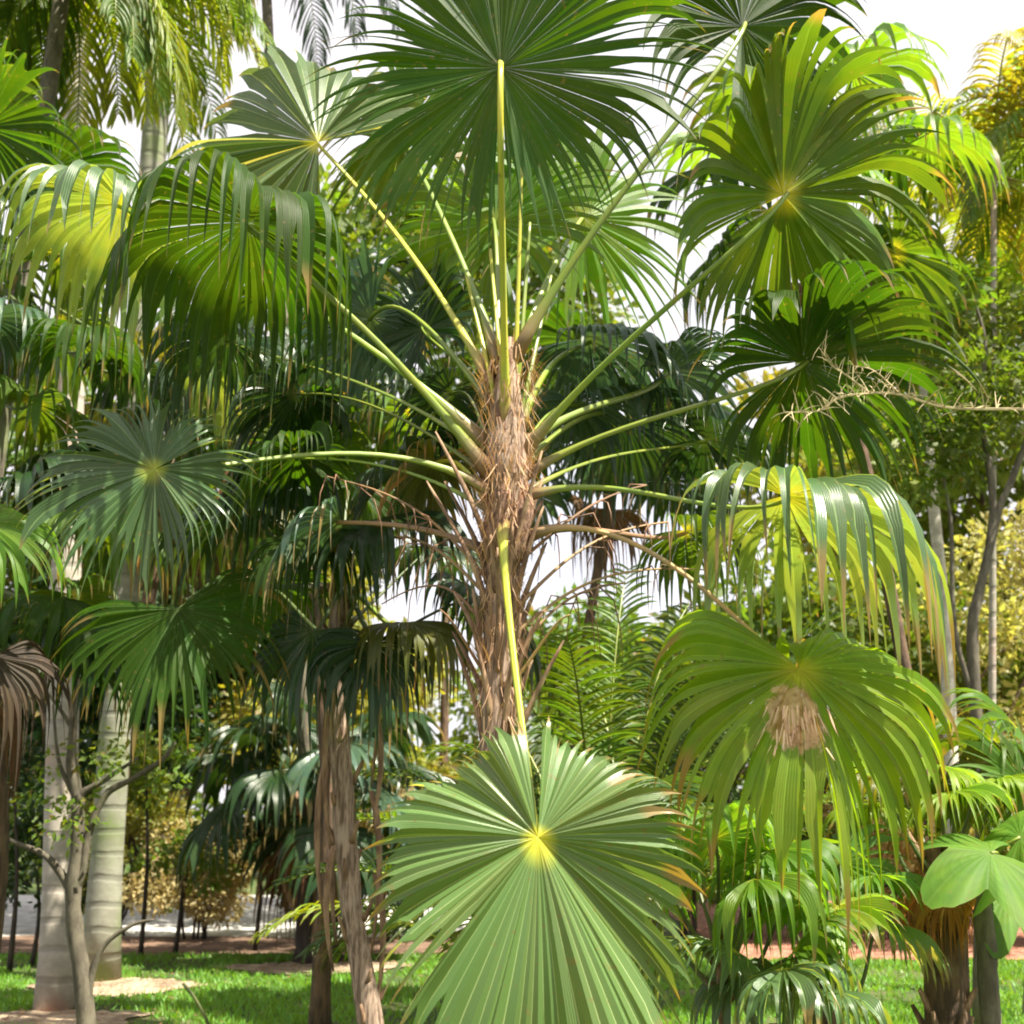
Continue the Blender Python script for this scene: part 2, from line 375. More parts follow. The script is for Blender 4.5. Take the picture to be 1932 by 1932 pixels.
def clumps_in(c, rx, ry, rz, n, r, seed):
    rs = random.Random(seed); out = []
    while len(out) < n:
        x, y, z = [rs.uniform(-1, 1) for _ in range(3)]; q = x*x+y*y+z*z
        if q > 1 or q < .12: continue
        out.append((V((c[0]+x*rx, c[1]+y*ry, c[2]+z*rz)), r*rs.uniform(.55, 1.35)))
    return out
def tree(name, label, base, H, rx, rz, mat, bark='brownbark', nl=9000, size=.16, tr=.09, seed=0, ncl=26, lean=(0, 0), cr=.75, group=None, cz=None, hang=0, aspect=.5):
    rs = random.Random(seed); base = V(base)
    root = thing(name, label, 'tree', base, group)
    top = base+V((lean[0], lean[1], H*.78)); ctr = base+V((lean[0], lean[1], cz if cz else H-rz))
    tb = MB(); pts = spline([base, base.lerp(top, .35)+V((rs.uniform(-.2, .2), 0, 0)), base.lerp(top, .7)+V((rs.uniform(-.2, .2), 0, 0)), top], 5)
    tb.tube(pts, [tr*(1.25 if i == 0 else 1)*lerp(1, .35, i/(len(pts)-1)) for i in range(len(pts))], 9, wob=.25, seed=seed)
    tb.build('trunk', M[bark], root, smooth=True)
    cls = clumps_in(ctr, rx, rx*.8, rz, ncl, cr, seed)
    br = MB()
    for c, r in cls[:14]:
        a = pts[rs.randint(int(len(pts)*.4), len(pts)-1)]
        br.tube(bez(a, a.lerp(c, .35)+UP*.3, a.lerp(c, .7), c, 6), [tr*.32*(1-i/8) for i in range(7)], 5, seed=seed)
    br.build('limb', M[bark], root, smooth=True)
    crown_mesh('crown', cls, nl//ncl, size, mat, root, seed, hang=hang, aspect=aspect)
    return root

# ============================================================ GROUND
def ground_mat():
    m = bpy.data.materials.new('lawn_soil'); m.use_nodes = True; nt = m.node_tree; pr = nt.nodes['Principled BSDF']
    tcn = N(nt, 'ShaderNodeTexCoord')
    a = N(nt, 'ShaderNodeTexNoise'); a.inputs['Scale'].default_value = 1.1; a.inputs['Detail'].default_value = 6; nt.links.new(tcn.outputs['Object'], a.inputs['Vector'])
    b = N(nt, 'ShaderNodeTexNoise'); b.inputs['Scale'].default_value = 60; b.inputs['Detail'].default_value = 4; nt.links.new(tcn.outputs['Object'], b.inputs['Vector'])
    c = mixc(nt, mrange(nt, a.outputs[0], .35, .65), (.05, .10, .015), (.14, .15, .045))
    c = mixc(nt, mrange(nt, b.outputs[0], .4, .7), c, (.03, .06, .01))
    nt.links.new(c, pr.inputs['Base Color']); pr.inputs['Roughness'].default_value = .9
    bp = N(nt, 'ShaderNodeBump'); bp.inputs['Distance'].default_value = .03; nt.links.new(b.outputs[0], bp.inputs['Height']); nt.links.new(bp.outputs[0], pr.inputs['Normal'])
    return m
def mulch_mat(name, c1, c2, sc=40):
    m = bpy.data.materials.new(name); m.use_nodes = True; nt = m.node_tree; pr = nt.nodes['Principled BSDF']
    tcn = N(nt, 'ShaderNodeTexCoord')
    b = N(nt, 'ShaderNodeTexVoronoi'); b.inputs['Scale'].default_value = sc; nt.links.new(tcn.outputs['Object'], b.inputs['Vector'])
    a = N(nt, 'ShaderNodeTexNoise'); a.inputs['Scale'].default_value = 4; a.inputs['Detail'].default_value = 8; nt.links.new(tcn.outputs['Object'], a.inputs['Vector'])
    c = mixc(nt, b.outputs['Color'], c1, c2); c = mixc(nt, mrange(nt, a.outputs[0], .4, .65), c, tuple(x*.6 for x in c1))
    nt.links.new(c, pr.inputs['Base Color']); pr.inputs['Roughness'].default_value = .95
    bp = N(nt, 'ShaderNodeBump'); bp.inputs['Distance'].default_value = .03; nt.links.new(b.outputs['Distance'], bp.inputs['Height']); nt.links.new(bp.outputs[0], pr.inputs['Normal'])
    return m
M['lawn'] = ground_mat(); M['mulch'] = mulch_mat('brown_mulch', (.20, .12, .08), (.32, .20, .13)); M['redmulch'] = mulch_mat('red_mulch', (.36, .13, .08), (.46, .25, .17), 22)
M['soil'] = mulch_mat('sandy_soil', (.45, .33, .22), (.55, .43, .30), 30); M['pale'+'_road'] = mulch_mat('pale_gravel', (.74, .71, .68), (.82, .80, .78), 25)
def sheet(name, pts, z, mat, kind='structure', n=0):
    me = bpy.data.meshes.new(name); me.from_pydata([(p[0], p[1], z) for p in pts], [], [tuple(range(len(pts)))]); me.materials.append(mat)
    o = bpy.data.objects.new(name, me); C.objects.link(o); o['kind'] = kind; return o
sheet('ground', [(-400, -20), (400, -20), (400, 900), (-400, 900)], 0, M['lawn'])
def blob(cx, cy, rx, ry, seed, n=90, j=.16):
    rs = random.Random(seed); ph = [rs.uniform(0, 6) for _ in range(4)]
    return [(cx+rx*math.cos(a)*(1+j*math.sin(3*a+ph[0])+j*.6*math.sin(5*a+ph[1])), cy+ry*math.sin(a)*(1+j*math.sin(2*a+ph[2])+j*.6*math.sin(7*a+ph[3])+.12*math.sin(23*a+ph[1])+.1*math.sin(37*a))) for a in [2*math.pi*i/n for i in range(n)]]
def edge_strip(name, y0, y1, x0, x1, z, mat, seed, amp=.4):
    n = 50
    lo = [(lerp(x0, x1, i/n), y0+amp*noise.noise(V((i*.35, seed, 0)))+.03*0) for i in range(n+1)]
    hi = [(lerp(x0, x1, i/n), y1+amp*noise.noise(V((i*.35, seed+9, 0)))) for i in range(n, -1, -1)]
    return sheet(name, lo+hi, z, mat)
edge_strip('path', 17.0, 26, -30, 1.5, .006, M['pale_road'], 3, .5)
edge_strip('planting_bed', 15.0, 17.2, -30, 1.0, .012, M['mulch'], 5, .5)
edge_strip('mulch_bed', 14.5, 24, 2.6, 40, .010, M['redmulch'], 8, .5)
for k, (x, y, rx, ry) in enumerate([(105, 1925, .75, .5), (205, 1865, .8, .6), (600, 1828, 1.0, .6), (165, 1985, .5, .4)]):
    g = G(x, y); sheet('tree_ring', blob(g.x, g.y, rx, ry, k), .014+.002*k, M['soil'] if k < 3 else M['mulch'])

# grass blades (uncountable)
def grass():
    rs = np.random.RandomState(4); n = 90000
    y = 6.0+10.5*rs.rand(n)**.9; x = (rs.rand(n)-.5)*y*1.0
    keep = np.ones(n, bool)
    for k, (px, py, rx, ry) in enumerate([(105, 1925, .75, .5), (205, 1865, .8, .6), (600, 1828, 1.0, .6)]):
        g = G(px, py); keep &= (((x-g.x)/rx)**2+((y-g.y)/ry)**2) > 1
    wn = np.array([noise.noise(V((a_*.9, b_*.9, 3.3))) for a_, b_ in zip(x, y)]); keep &= (wn < .22) | (rs.rand(n) < .25)
    keep &= ~((y > 15.0) & (x < 1)); keep &= ~((y > 14.5) & (x > 2.4))
    x = x[keep]; y = y[keep]; n = len(x)
    h = rs.uniform(.03, .075, n)*(1+.3*np.sin(x*3)*np.cos(y*2)); a = rs.rand(n)*6.28; wd = .006+.0006*y
    lean = rs.normal(size=(n, 2))*.025
    v = np.zeros((n, 3, 3)); v[:, 0, 0] = x-np.cos(a)*wd; v[:, 0, 1] = y-np.sin(a)*wd; v[:, 1, 0] = x+np.cos(a)*wd; v[:, 1, 1] = y+np.sin(a)*wd
    v[:, 2, 0] = x+lean[:, 0]; v[:, 2, 1] = y+lean[:, 1]; v[:, 2, 2] = h
    me = bpy.data.meshes.new('grass'); me.vertices.add(3*n); me.vertices.foreach_set('co', v.ravel()); me.loops.add(3*n); me.loops.foreach_set('vertex_index', np.arange(3*n))
    me.polygons.add(n); me.polygons.foreach_set('loop_start', np.arange(0, 3*n, 3)); me.polygons.foreach_set('loop_total', np.full(n, 3)); me.update(calc_edges=True)
    col = np.zeros((n, 3, 4), np.float32); col[:, :, 2] = rs.rand(n)[:, None]; col[:, :, 0] = .5
    at = me.attributes.new('lf', 'FLOAT_COLOR', 'POINT'); at.data.foreach_set('color', col.ravel()); 
    M['grass'] = leaf_mat('grass_blade', (.085, .20, .018), None, tr=.4, var=.6, rough=.5); me.materials.append(M['grass'])
    o = bpy.data.objects.new('grass', me); C.objects.link(o); tag(o, 'short bright green lawn grass below the palms', 'grass', kind='stuff')
grass()
def litter():
    rs = np.random.RandomState(8); mb = MB(); r_ = random.Random(8)
    for k in range(1500):
        y = r_.uniform(6, 17); x = r_.uniform(-.5, .5)*y
        if r_.random() < .5:
            px, py, rx, ry = r_.choice([(105, 1925, .9, .6), (205, 1865, .9, .7), (600, 1828, 1.2, .7)]); g = G(px, py); x = g.x+r_.gauss(0, rx*.6); y = g.y+r_.gauss(0, ry*.6)
        a = r_.uniform(0, 6.28); l = r_.uniform(.03, .10); w_ = l*r_.uniform(.12, .35); d_ = V((math.cos(a), math.sin(a), r_.uniform(-.1, .3))); s_ = V((-math.sin(a), math.cos(a), r_.uniform(-.3, .3))); p = V((x, y, .045)); q = (.5, 0, r_.random(), 0)
        i = [mb.add(p-d_*l*.5, q), mb.add(p+s_*w_*.5, q), mb.add(p+d_*l*.5, q), mb.add(p-s_*w_*.5, q)]; mb.f.append(tuple(i))
    tag(mb.build('leaf_litter', M['dead'], None, loc=V((0, 10, 0))), 'scattered dry brown leaf litter on the lawn and soil rings', 'leaf litter', kind='stuff')
litter()

# ============================================================ MAIN PALM
D0 = 5.0
mb0 = G(0, 0); tx = P(942, 1300, D0).x
root = thing('fan_palm', 'tall central fan palm with reddish fibrous trunk and huge pleated round leaves', 'palm', V((tx-.04, D0, 0)))
tb = MB()
tp = spline([V((tx-.03, D0, 0)), V((tx-.02, D0, 1.0)), P(938, 1300, D0), P(950, 1000, D0), P(955, 850, D0), P(960, 640, D0)], 8)
nT = len(tp)
tb.tube(tp, [ .066 if i < nT*.55 else lerp(.066, .10, sstep(.55, .72, i/nT)) if i < nT*.75 else lerp(.10, .022, (i/nT-.75)/.25) for i in range(nT)], 18, wob=.22, seed=2)
main_trunk = tb.build('trunk', M['trunk'], root, smooth=True)
# woven red fibre sheath round the crown shaft
rs = random.Random(5)
fb = MB()
fp = [P(952, 1060, D0), P(954, 960, D0), P(955, 880, D0), P(956, 800, D0), P(958, 720, D0), P(962, 640, D0)]
fpp = spline(fp, 5)
fb.tube(fpp, [min(lerp(.106, .026, (i/(len(fpp)-1))**1.3), .068+.012*i) for i in range(len(fpp))], 26, wob=.55, seed=8)
sheath = fb.build('fibre_sheath', M['fibre'], root, smooth=True)
hb = MB()                                     # loose hairs
for k in range(1300):
    f = rs.random(); i = int(f*(nT-1)*.62+nT*.36); i = min(i, nT-1); c = tp[i]; a = rs.uniform(0, 6.28)
    rr = .115 if c.z > 2.9 else .092
    o_ = V((math.cos(a), math.sin(a), 0)); p = c+o_*rr; up = 1 if rs.random() < .5 else -1
    l = rs.uniform(.04, .16); q = (UP*up+o_*rs.uniform(.05, .6)+V((rs.uniform(-.4, .4), rs.uniform(-.4, .4), 0))).normalized()
    wv = q.cross(o_).normalized()*rs.uniform(.0015, .004)
    r_ = rs.random(); i0 = [hb.add(p-wv, (.2, 0, r_, 0)), hb.add(p+wv, (.2, 0, r_, 0)), hb.add(p+q*l*.6+wv*.6, (.5, 0, r_, 0)), hb.add(p+q*l*.6-wv*.6, (.5, 0, r_, 0)), hb.add(p+q*l+o_*.02, (.5, 0, r_, 0))]
    hb.f.append((i0[0], i0[1], i0[2], i0[3])); hb.f.append((i0[3], i0[2], i0[4]))
M['hair'] = leaf_mat('fibre_hair', (.30, .19, .12), None, tr=.2, rough=.7, var=.7)
hb.build('trunk_fibre', M['hair'], root)['kind'] = 'stuff'
# old leaf bases: strap-like stubs pressed to the trunk
stubs = MB()
for k in range(38):
    f = k/38; c = P(lerp(940, 948, f), lerp(1440, 1010, f), D0); a = k*2.4+rs.uniform(-.3, .3)
    o_ = V((math.cos(a), math.sin(a)*.9, 0)); l = rs.uniform(.16, .55)
    p0 = c+o_*.062; p3 = c+o_*(.08+l*rs.uniform(.12, .5))+UP*l
    s = MB(); s.tube(bez(p0, p0+UP*l*.35+o_*.02, p0.lerp(p3, .7)+UP*.03, p3, 7), [.020, .019, .017, .015, .013, .011, .009, .005], 7, flat=.5, seed=k)
    s.build('leaf_base', M['boot'], root, smooth=True)

def stalk(pts, r0, r1, mat, name='dry_stalk', fil=0, seed=0, n=14):
    sp_ = spline(pts, 5) if len(pts) != 4 else bez(*pts, n); m = len(sp_)
    s = MB(); s.tube(sp_, [lerp(r0, r1, (i/(m-1))**.7) for i in range(m)], 6, flat=.8, seed=seed); o = s.build(name, M[mat], root, smooth=True)
    if fil:
        r_ = random.Random(seed); f = MB()
        for k in range(fil):
            i = r_.randint(int(m*.35), m-1); p = sp_[i]; q = V((r_.uniform(-1, 1), r_.uniform(-1, 1), r_.uniform(-.4, .5))).normalized(); l = r_.uniform(.12, .38)
            f.tube([p, p+q*l*.35-UP*l*.1, p+q*l*.5-UP*l*.45, p+q*l*.55-UP*l*.9], [.004, .0035, .0028, .0015], 4)
        f.build('flower_strand', M['petiole_b'], o, smooth=True)['kind'] = 'stuff'
    return o
CT = lambda y, dx=0, dy=0: P(955, y, D0)+V((dx, dy, 0))
# the leaves the photo shows, one by one: hub pixel, distance, axis, upper-side normal
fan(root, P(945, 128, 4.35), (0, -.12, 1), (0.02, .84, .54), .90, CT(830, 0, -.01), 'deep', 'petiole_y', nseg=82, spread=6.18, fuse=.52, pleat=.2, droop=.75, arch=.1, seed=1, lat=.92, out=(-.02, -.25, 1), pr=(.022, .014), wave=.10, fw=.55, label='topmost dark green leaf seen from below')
fan(root, P(1015, 1580, 3.95), (.03, -.25, -1), (.10, -.84, .54), .95, CT(985, -.015, -.02), 'pale', 'petiole_y', nseg=74, spread=6.15, fuse=.64, droop=.30, arch=.45, pleat=.24, seed=2, lat=.44, lp=2.3, pr=(.021, .012), dry=.12, cup=.02, wave=.32, out=(0, -.75, -.5), label='large pale green round leaf hanging lowest in front')
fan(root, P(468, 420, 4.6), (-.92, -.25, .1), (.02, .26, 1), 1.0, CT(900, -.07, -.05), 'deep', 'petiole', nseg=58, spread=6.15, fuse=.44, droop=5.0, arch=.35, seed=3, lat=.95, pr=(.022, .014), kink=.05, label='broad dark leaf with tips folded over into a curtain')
fan(root, P(292, 885, 4.4), (-.75, -.15, -.45), (.05, -.90, .36), .57, CT(930, -.07, -.05), 'grey', 'petiole', nseg=60, spread=6.0, fuse=.46, droop=.6, arch=.2, seed=4, lat=.72, pr=(.018, .010), out=(-.9, -.1, .55), wave=.22, label='grey green leaf facing the camera')
fan(root, P(1478, 368, 4.7), (.70, -.05, .55), (-.15, .72, .68), .88, CT(860, .07, 0), 'mid', 'petiole', nseg=60, spread=6.0, fuse=.52, droop=1.2, arch=.25, seed=5, lat=.84, pr=(.018, .011), wave=.34, rag=.18, fw=.75, label='big leaf with bright yellow green sunlit segments')
fan(root, P(1515, 682, 5.0), (.80, -.1, .28), (-.1, .70, .70), .86, CT(900, .07, 0), 'deep', 'petiole', nseg=58, spread=5.9, fuse=.48, droop=1.3, arch=.4, seed=6, lat=.8, pr=(.017, .011), wave=.28)
fan(root, P(1480, 935, 4.5), (.9, -.2, -.12), (.12, .2, .95), 1.14, CT(940, .08, -.02), 'grey', 'petiole', nseg=38, spread=5.3, fuse=.42, droop=3.4, arch=.9, seed=7, lat=.72, pr=(.017, .010), kink=.06, dry=.22, out=(1, 0, .35), label='arched leaf with long strips folded straight down')
fan(root, P(1508, 1262, 4.45), (.18, -.45, -.8), (.1, -.66, .70), .90, CT(1010, .08, 0), 'yellow', 'petiole_b', nseg=58, spread=5.7, fuse=.50, droop=1.5, arch=.8, seed=8, lat=.80, pr=(.016, .010), dry=.14, out=(.9, 0, .35), wave=.3, rag=.18, label='yellow green leaf with a withered brown patch')
fan(root, P(935, 420, 5.7), (-.35, .25, .8), (.05, .85, .5), .80, CT(700, -.03, .05), 'bright', 'petiole', nseg=48, spread=5.9, fuse=.45, droop=.6, arch=.1, seed=9, lat=.9)
fan(root, P(1100, 410, 5.9), (.5, .25, .75), (.02, .9, .4), .90, CT(690, .03, .05), 'bright', 'petiole', nseg=46, spread=5.9, fuse=.4, droop=.5, arch=.1, seed=10, lat=.9)
fan(root, P(600, 268, 5.6), (-.8, .1, .60), (.15, -.95, .12), .86, CT(730, -.05, .05), 'pale', 'petiole_y', nseg=36, spread=4.6, fuse=.66, droop=.6, arch=.25, seed=11, lat=.8, wave=.3, label='pale leaf catching the sun behind the curtain leaf')
fan(root, P(700, 600, 5.9), (-.4, .2, -.5), (.1, .8, .6), .66, CT(760, -.05, .06), 'blue', 'petiole', nseg=42, spread=5.6, fuse=.4, droop=1.0, arch=.3, seed=12)
fan(root, P(1110, 640, 5.9), (.7, .3, -.1), (.2, .2, .95), .74, CT(800, .05, .06), 'blue', 'petiole', nseg=42, spread=5.4, fuse=.45, droop=1.6, arch=.9, seed=13)
fan(root, P(1180, 790, 6.3), (.4, .5, -.4), (-.1, .6, .8), .66, CT(880, .05, .06), 'dark', 'petiole', nseg=42, spread=5.6, fuse=.5, droop=1.8, arch=.7, seed=14)
fan(root, P(1400, 50, 5.2), (.5, .2, .8), (-.3, .8, .5), 1.0, CT(680, .03, .0), 'deep', 'petiole', nseg=46, spread=5.9, fuse=.5, droop=1.4, arch=.2, seed=15, lat=.92, wave=.3)
fan(root, P(230, 385, 5.2), (-.9, .2, .1), (0, .3, .95), .92, CT(840, -.06, .05), 'grey', 'petiole', nseg=42, spread=5.4, fuse=.45, droop=3.2, arch=.7, seed=16, kink=.05)
fan(root, P(640, 980, 5.5), (-.6, .3, -.3), (-.2, .5, .9), .7, CT(1040, -.06, .05), 'blue', 'petiole_b', nseg=34, spread=4.4, fuse=.25, droop=1.6, arch=.7, seed=17, dry=.3)
fan(root, P(820, 870, 5.6), (-.4, .4, -.5), (-.4, .4, .8), .55, CT(960, -.06, .05), 'olive', 'petiole_y', nseg=36, spread=5, fuse=.4, droop=2, arch=.8, seed=18, dry=.35)
fan(root, P(1290, 1000, 5.8), (.7, .4, -.1), (.1, .4, .9), .62, CT(1010, .07, .05), 'mid', 'petiole_b', nseg=34, spread=5.2, fuse=.4, droop=2, arch=.8, seed=19, dry=.2)
fan(root, P(1260, 700, 6.0), (.8, .3, .3), (-.2, .5, .8), .62, CT(840, .07, .05), 'blue', 'petiole', nseg=40, spread=5.4, fuse=.4, droop=1.4, arch=.6, seed=20)
fan(root, P(760, 250, 6.0), (-.4, .3, .8), (.05, .8, .5), .8, CT(680, -.03, .05), 'mid', 'petiole', nseg=42, spread=5.8, fuse=.45, droop=1.0, arch=.2, seed=21, wave=.3)
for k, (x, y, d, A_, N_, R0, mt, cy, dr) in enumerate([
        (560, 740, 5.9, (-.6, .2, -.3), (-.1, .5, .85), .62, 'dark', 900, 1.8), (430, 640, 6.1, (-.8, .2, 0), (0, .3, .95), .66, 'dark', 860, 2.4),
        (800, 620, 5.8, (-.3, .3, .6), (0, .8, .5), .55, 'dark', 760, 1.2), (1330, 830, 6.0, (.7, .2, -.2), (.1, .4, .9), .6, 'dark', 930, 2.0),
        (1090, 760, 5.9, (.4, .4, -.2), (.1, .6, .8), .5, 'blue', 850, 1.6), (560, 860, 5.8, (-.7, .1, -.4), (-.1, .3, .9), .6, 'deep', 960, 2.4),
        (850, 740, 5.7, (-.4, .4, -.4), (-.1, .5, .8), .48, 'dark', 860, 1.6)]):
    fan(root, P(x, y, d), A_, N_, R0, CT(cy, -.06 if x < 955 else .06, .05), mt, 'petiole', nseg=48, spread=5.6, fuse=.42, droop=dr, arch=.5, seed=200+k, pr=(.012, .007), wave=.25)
for k, (x1, y1, x2, y2, dd) in enumerate([(985, 300, 966, 800, 5.0), (1000, 420, 972, 760, 5.1), (925, 470, 950, 800, 5.15), (1040, 520, 978, 800, 5.2), (880, 520, 940, 800, 5.2)]):
    stalk([P(x2, y2, 5.0), P(lerp(x2, x1, .3)+6, lerp(y2, y1, .35), 4.98), P(lerp(x2, x1, .7), lerp(y2, y1, .7), dd), P(x1, y1, dd)], .017, .008, 'petiole' if k % 2 else 'petiole_y', 'young_spear', seed=k)
for k, (x0, y0, x1, y1, x2, y2, dd, fl) in enumerate([(900, 1090, 800, 960, 640, 905, 5.3, 12), (905, 1120, 800, 1010, 700, 1020, 5.5, 12), (1010, 1060, 1100, 960, 1220, 915, 5.3, 8), (1000, 1150, 1100, 1020, 1260, 985, 5.5, 10),
        (1010, 1190, 1110, 1080, 1330, 1075, 5.4, 6), (905, 1200, 850, 1080, 720, 1140, 5.2, 0), (1000, 1240, 1050, 1130, 1180, 1100, 5.2, 10), (1000, 1290, 1040, 1190, 1075, 1160, 4.9, 0), (900, 1280, 860, 1190, 830, 1150, 4.9, 0)]):
    stalk([P(942, y0+30, 5.0), P(lerp(x0, x1, .5), lerp(y0, y1, .6), 5.0), P(x1, y1-20, lerp(5, dd, .6)), P(x2, y2, dd)], .012, .004, 'petiole_b', 'dry_stalk', fl, seed=k+20)
# withered fibre patch on the yellow leaf
wl = [o for o in root.children if o.get('label', '').startswith('yellow green leaf')][0]
wb = MB(); r2 = random.Random(9)
for k in range(110):
    px = 1503+r2.gauss(0, 26); py = r2.uniform(1330, 1412)
    p = P(px, py, 4.30+r2.uniform(-.01, .02)); q = (V(((px-1505)/120, -.12, -1))+V((r2.gauss(0, .15), 0, 0))).normalized(); l = r2.uniform(.03, .10)
    wv = V((1, r2.uniform(-.3, .3), 0)).normalized()*r2.uniform(.0012, .0035); r_ = r2.random()
    i0 = [wb.add(p-wv, (.5, 0, r_, 0)), wb.add(p+wv, (.5, 0, r_, 0)), wb.add(p+q*l*.6+wv, (.5, 0, r_, 0)), wb.add(p+q*l*.6-wv, (.5, 0, r_, 0)), wb.add(p+q*l, (.5, 0, r_, 0))]
    wb.f.append((i0[0], i0[1], i0[2], i0[3])); wb.f.append((i0[3], i0[2], i0[4]))
m_ = M['yellow'].copy(); m_.name = 'leaf_yellow_withered'; nt = m_.node_tree
prn = [n for n in nt.nodes if n.type == 'BSDF_PRINCIPLED'][0]; src = prn.inputs['Base Color'].links[0].from_socket
pc = P(1503, 1358, 4.36)-parent_world(root)
tcn = N(nt, 'ShaderNodeTexCoord'); vs = N(nt, 'ShaderNodeVectorMath', operation='SUBTRACT'); nt.links.new(tcn.outputs['Object'], vs.inputs[0]); vs.inputs[1].default_value = pc
sc_ = N(nt, 'ShaderNodeVectorMath', operation='MULTIPLY'); nt.links.new(vs.outputs[0], sc_.inputs[0]); sc_.inputs[1].default_value = (1.25, .7, 1.0)
ln_ = N(nt, 'ShaderNodeVectorMath', operation='LENGTH'); nt.links.new(sc_.outputs[0], ln_.inputs[0])
n3 = N(nt, 'ShaderNodeTexNoise'); n3.inputs['Scale'].default_value = 26; n3.inputs['Detail'].default_value = 5; nt.links.new(tcn.outputs['Object'], n3.inputs['Vector'])
msk = mrange(nt, mth(nt, 'ADD', ln_.outputs['Value'], mth(nt, 'MULTIPLY', mth(nt, 'SUBTRACT', n3.outputs[0], .5), .16)), .145, .115)
wc = mixc(nt, mrange(nt, n3.outputs[0], .4, .6), (.52, .37, .27), (.34, .20, .11))
oc = mixc(nt, msk, src, wc)
for l in list(nt.links):
    if l.from_socket == src and l.to_node != oc.node: nt.links.new(oc, l.to_socket)
wl.data.materials[0] = m_
M['wither'] = leaf_mat('withered_fibre', (.46, .33, .24), None, tr=.2, rough=.9, var=.6, spec=.1)
wb.build('withered_fibre', M['wither'], wl)

# ============================================================ random fan palm builder
def trunk_tube(root, pts, r, mat='brownbark', n=12, wob=.3, seed=0, name='trunk', top=None):
    t = MB(); m = len(pts); t.tube(pts, [r*(1.25 if i == 0 else 1)*lerp(1, top or .9, i/(m-1)) for i in range(m)], n, wob=wob, seed=seed); return t.build(name, M[mat], root, smooth=True)
def fan_palm(label, pts, r, n, R, pl, mats, seed, dead=3, mat='brownbark', nseg=30, nj=9, name='fan_palm', group=None, lo=-.9, hi=1.2, boots=0, droop=1.5, skirt=.5):
    rs = random.Random(seed); root = thing(name, label, 'palm', pts[0], group)
    sp_ = spline(pts, 6) if len(pts) > 2 else [pts[0].lerp(pts[-1], i/8) for i in range(9)]
    trunk_tube(root, sp_, r, mat, seed=seed)
    top = sp_[-1]
    for k in range(n):
        el = lerp(lo, hi, (k+.5)/n); az = k*2.39996+rs.uniform(-.3, .3)
        d = V((math.cos(az)*math.cos(el), math.sin(az)*math.cos(el), math.sin(el)))
        L = pl*rs.uniform(.75, 1.15); hub = top+d*L-UP*.12*L*L+UP*.1
        A = (d-UP*rs.uniform(.2, .6)).normalized(); Nn = (UP*1.0-d*.35+V((rs.uniform(-.3, .3), rs.uniform(-.3, .3), 0)))
        b = top-UP*lerp(.35, 0, (k+.5)/n)+V((math.cos(az), math.sin(az), 0))*r*.8
        fan(root, hub, A, Nn, R*rs.uniform(.85, 1.1), b, rs.choice(mats), 'petiole_d', nseg=nseg, nj=nj, spread=rs.uniform(4.8, 5.7), fuse=.45, droop=droop*rs.uniform(.6, 1.5), arch=.5, seed=seed*50+k, pr=(.014, .008), dry=.12, out=(d+UP*.3))
    for k in range(dead):
        az = rs.uniform(0, 6.28); d = V((math.cos(az), math.sin(az), -.8)).normalized(); b = top-UP*rs.uniform(.2, .5)
        hub = b+d*pl*.5
        fan(root, hub, (d.x*.3, d.y*.3, -1), (d.x, d.y, .3), R*.9, b, 'dead', 'petiole_b', nseg=24, nj=8, spread=3.4, fuse=.3, droop=2.5, arch=.3, seed=seed*50+30+k, pr=(.012, .008), out=(d.x, d.y, .2), label='dry brown hanging leaf', twist=1.2)
    for k in range(boots):
        f = k/boots; i = int(f*(len(sp_)-1)); c = sp_[i]; a = k*2.4; o_ = V((math.cos(a), math.sin(a), 0)); l = rs.uniform(.10, .24)*r/.12
        s = MB(); p0 = c+o_*r*.8; p3 = c+o_*(r+l*.35)+UP*l
        s.tube(bez(p0, p0+UP*l*.3+o_*.02, p0.lerp(p3, .7), p3, 4), [r*.32, r*.3, r*.24, r*.2, r*.14], 6, flat=.5, seed=k); s.build('leaf_base', M['boot'], root, smooth=True)
    return root, top

# palm B, dark one left of the central palm
dB = 6.4
gB = P(716, 1930, dB); 
pB, topB = fan_palm('dark leaning fan palm with shaggy trunk just left of the central palm', [V((gB.x+.02, dB, 0)), P(700, 1930, dB), P(662, 1700, dB), P(645, 1480, dB), P(635, 1250, dB), P(648, 1110, dB)], .062, 8, .70, .75, ['dark', 'dark', 'deep'], 11, dead=0, boots=34, mat='trunk', nseg=36, nj=11, lo=-.2, hi=1.25, droop=1.8)
fan(pB, P(760, 1175, 6.1), (.6, -.5, .0), (.1, -.15, .95), .66, topB, 'olive', 'petiole', nseg=40, spread=5.2, fuse=.42, droop=3.4, arch=.9, seed=61, kink=.05, dry=.15)
fan(pB, P(335, 1150, 5.9), (.35, -.35, -.75), (.1, -.8, .55), .80, topB+V((-.1, 0, 0)), 'deep', 'petiole_d', nseg=44, spread=4.4, fuse=.5, droop=1.1, arch=.5, seed=62, dry=.15)
fan(pB, P(560, 900, 6.3), (-.4, -.3, .1), (-.1, -.1, 1), .72, topB, 'dark', 'petiole_d', nseg=44, spread=5.4, fuse=.42, droop=2.8, arch=.9, seed=63, kink=.06)
fan(pB, P(700, 1215, 6.0), (.1, -.4, -.8), (.1, -.75, .45), .60, topB, 'dark', 'petiole_d', nseg=36, spread=4.4, fuse=.4, droop=2.8, arch=.5, seed=66, dry=.2)
fan(pB, P(590, 1190, 6.1), (-.4, -.3, -.8), (-.2, -.75, .45), .66, topB, 'dark', 'petiole_d', nseg=36, spread=4.2, fuse=.4, droop=2.4, arch=.5, seed=67, dry=.2)
fan(pB, P(600, 1010, 5.9), (-.2, -.6, -.3), (-.1, -.5, .8), .70, topB, 'deep', 'petiole_d', nseg=44, spread=5.2, fuse=.42, droop=2.5, arch=.8, seed=64, kink=.06)
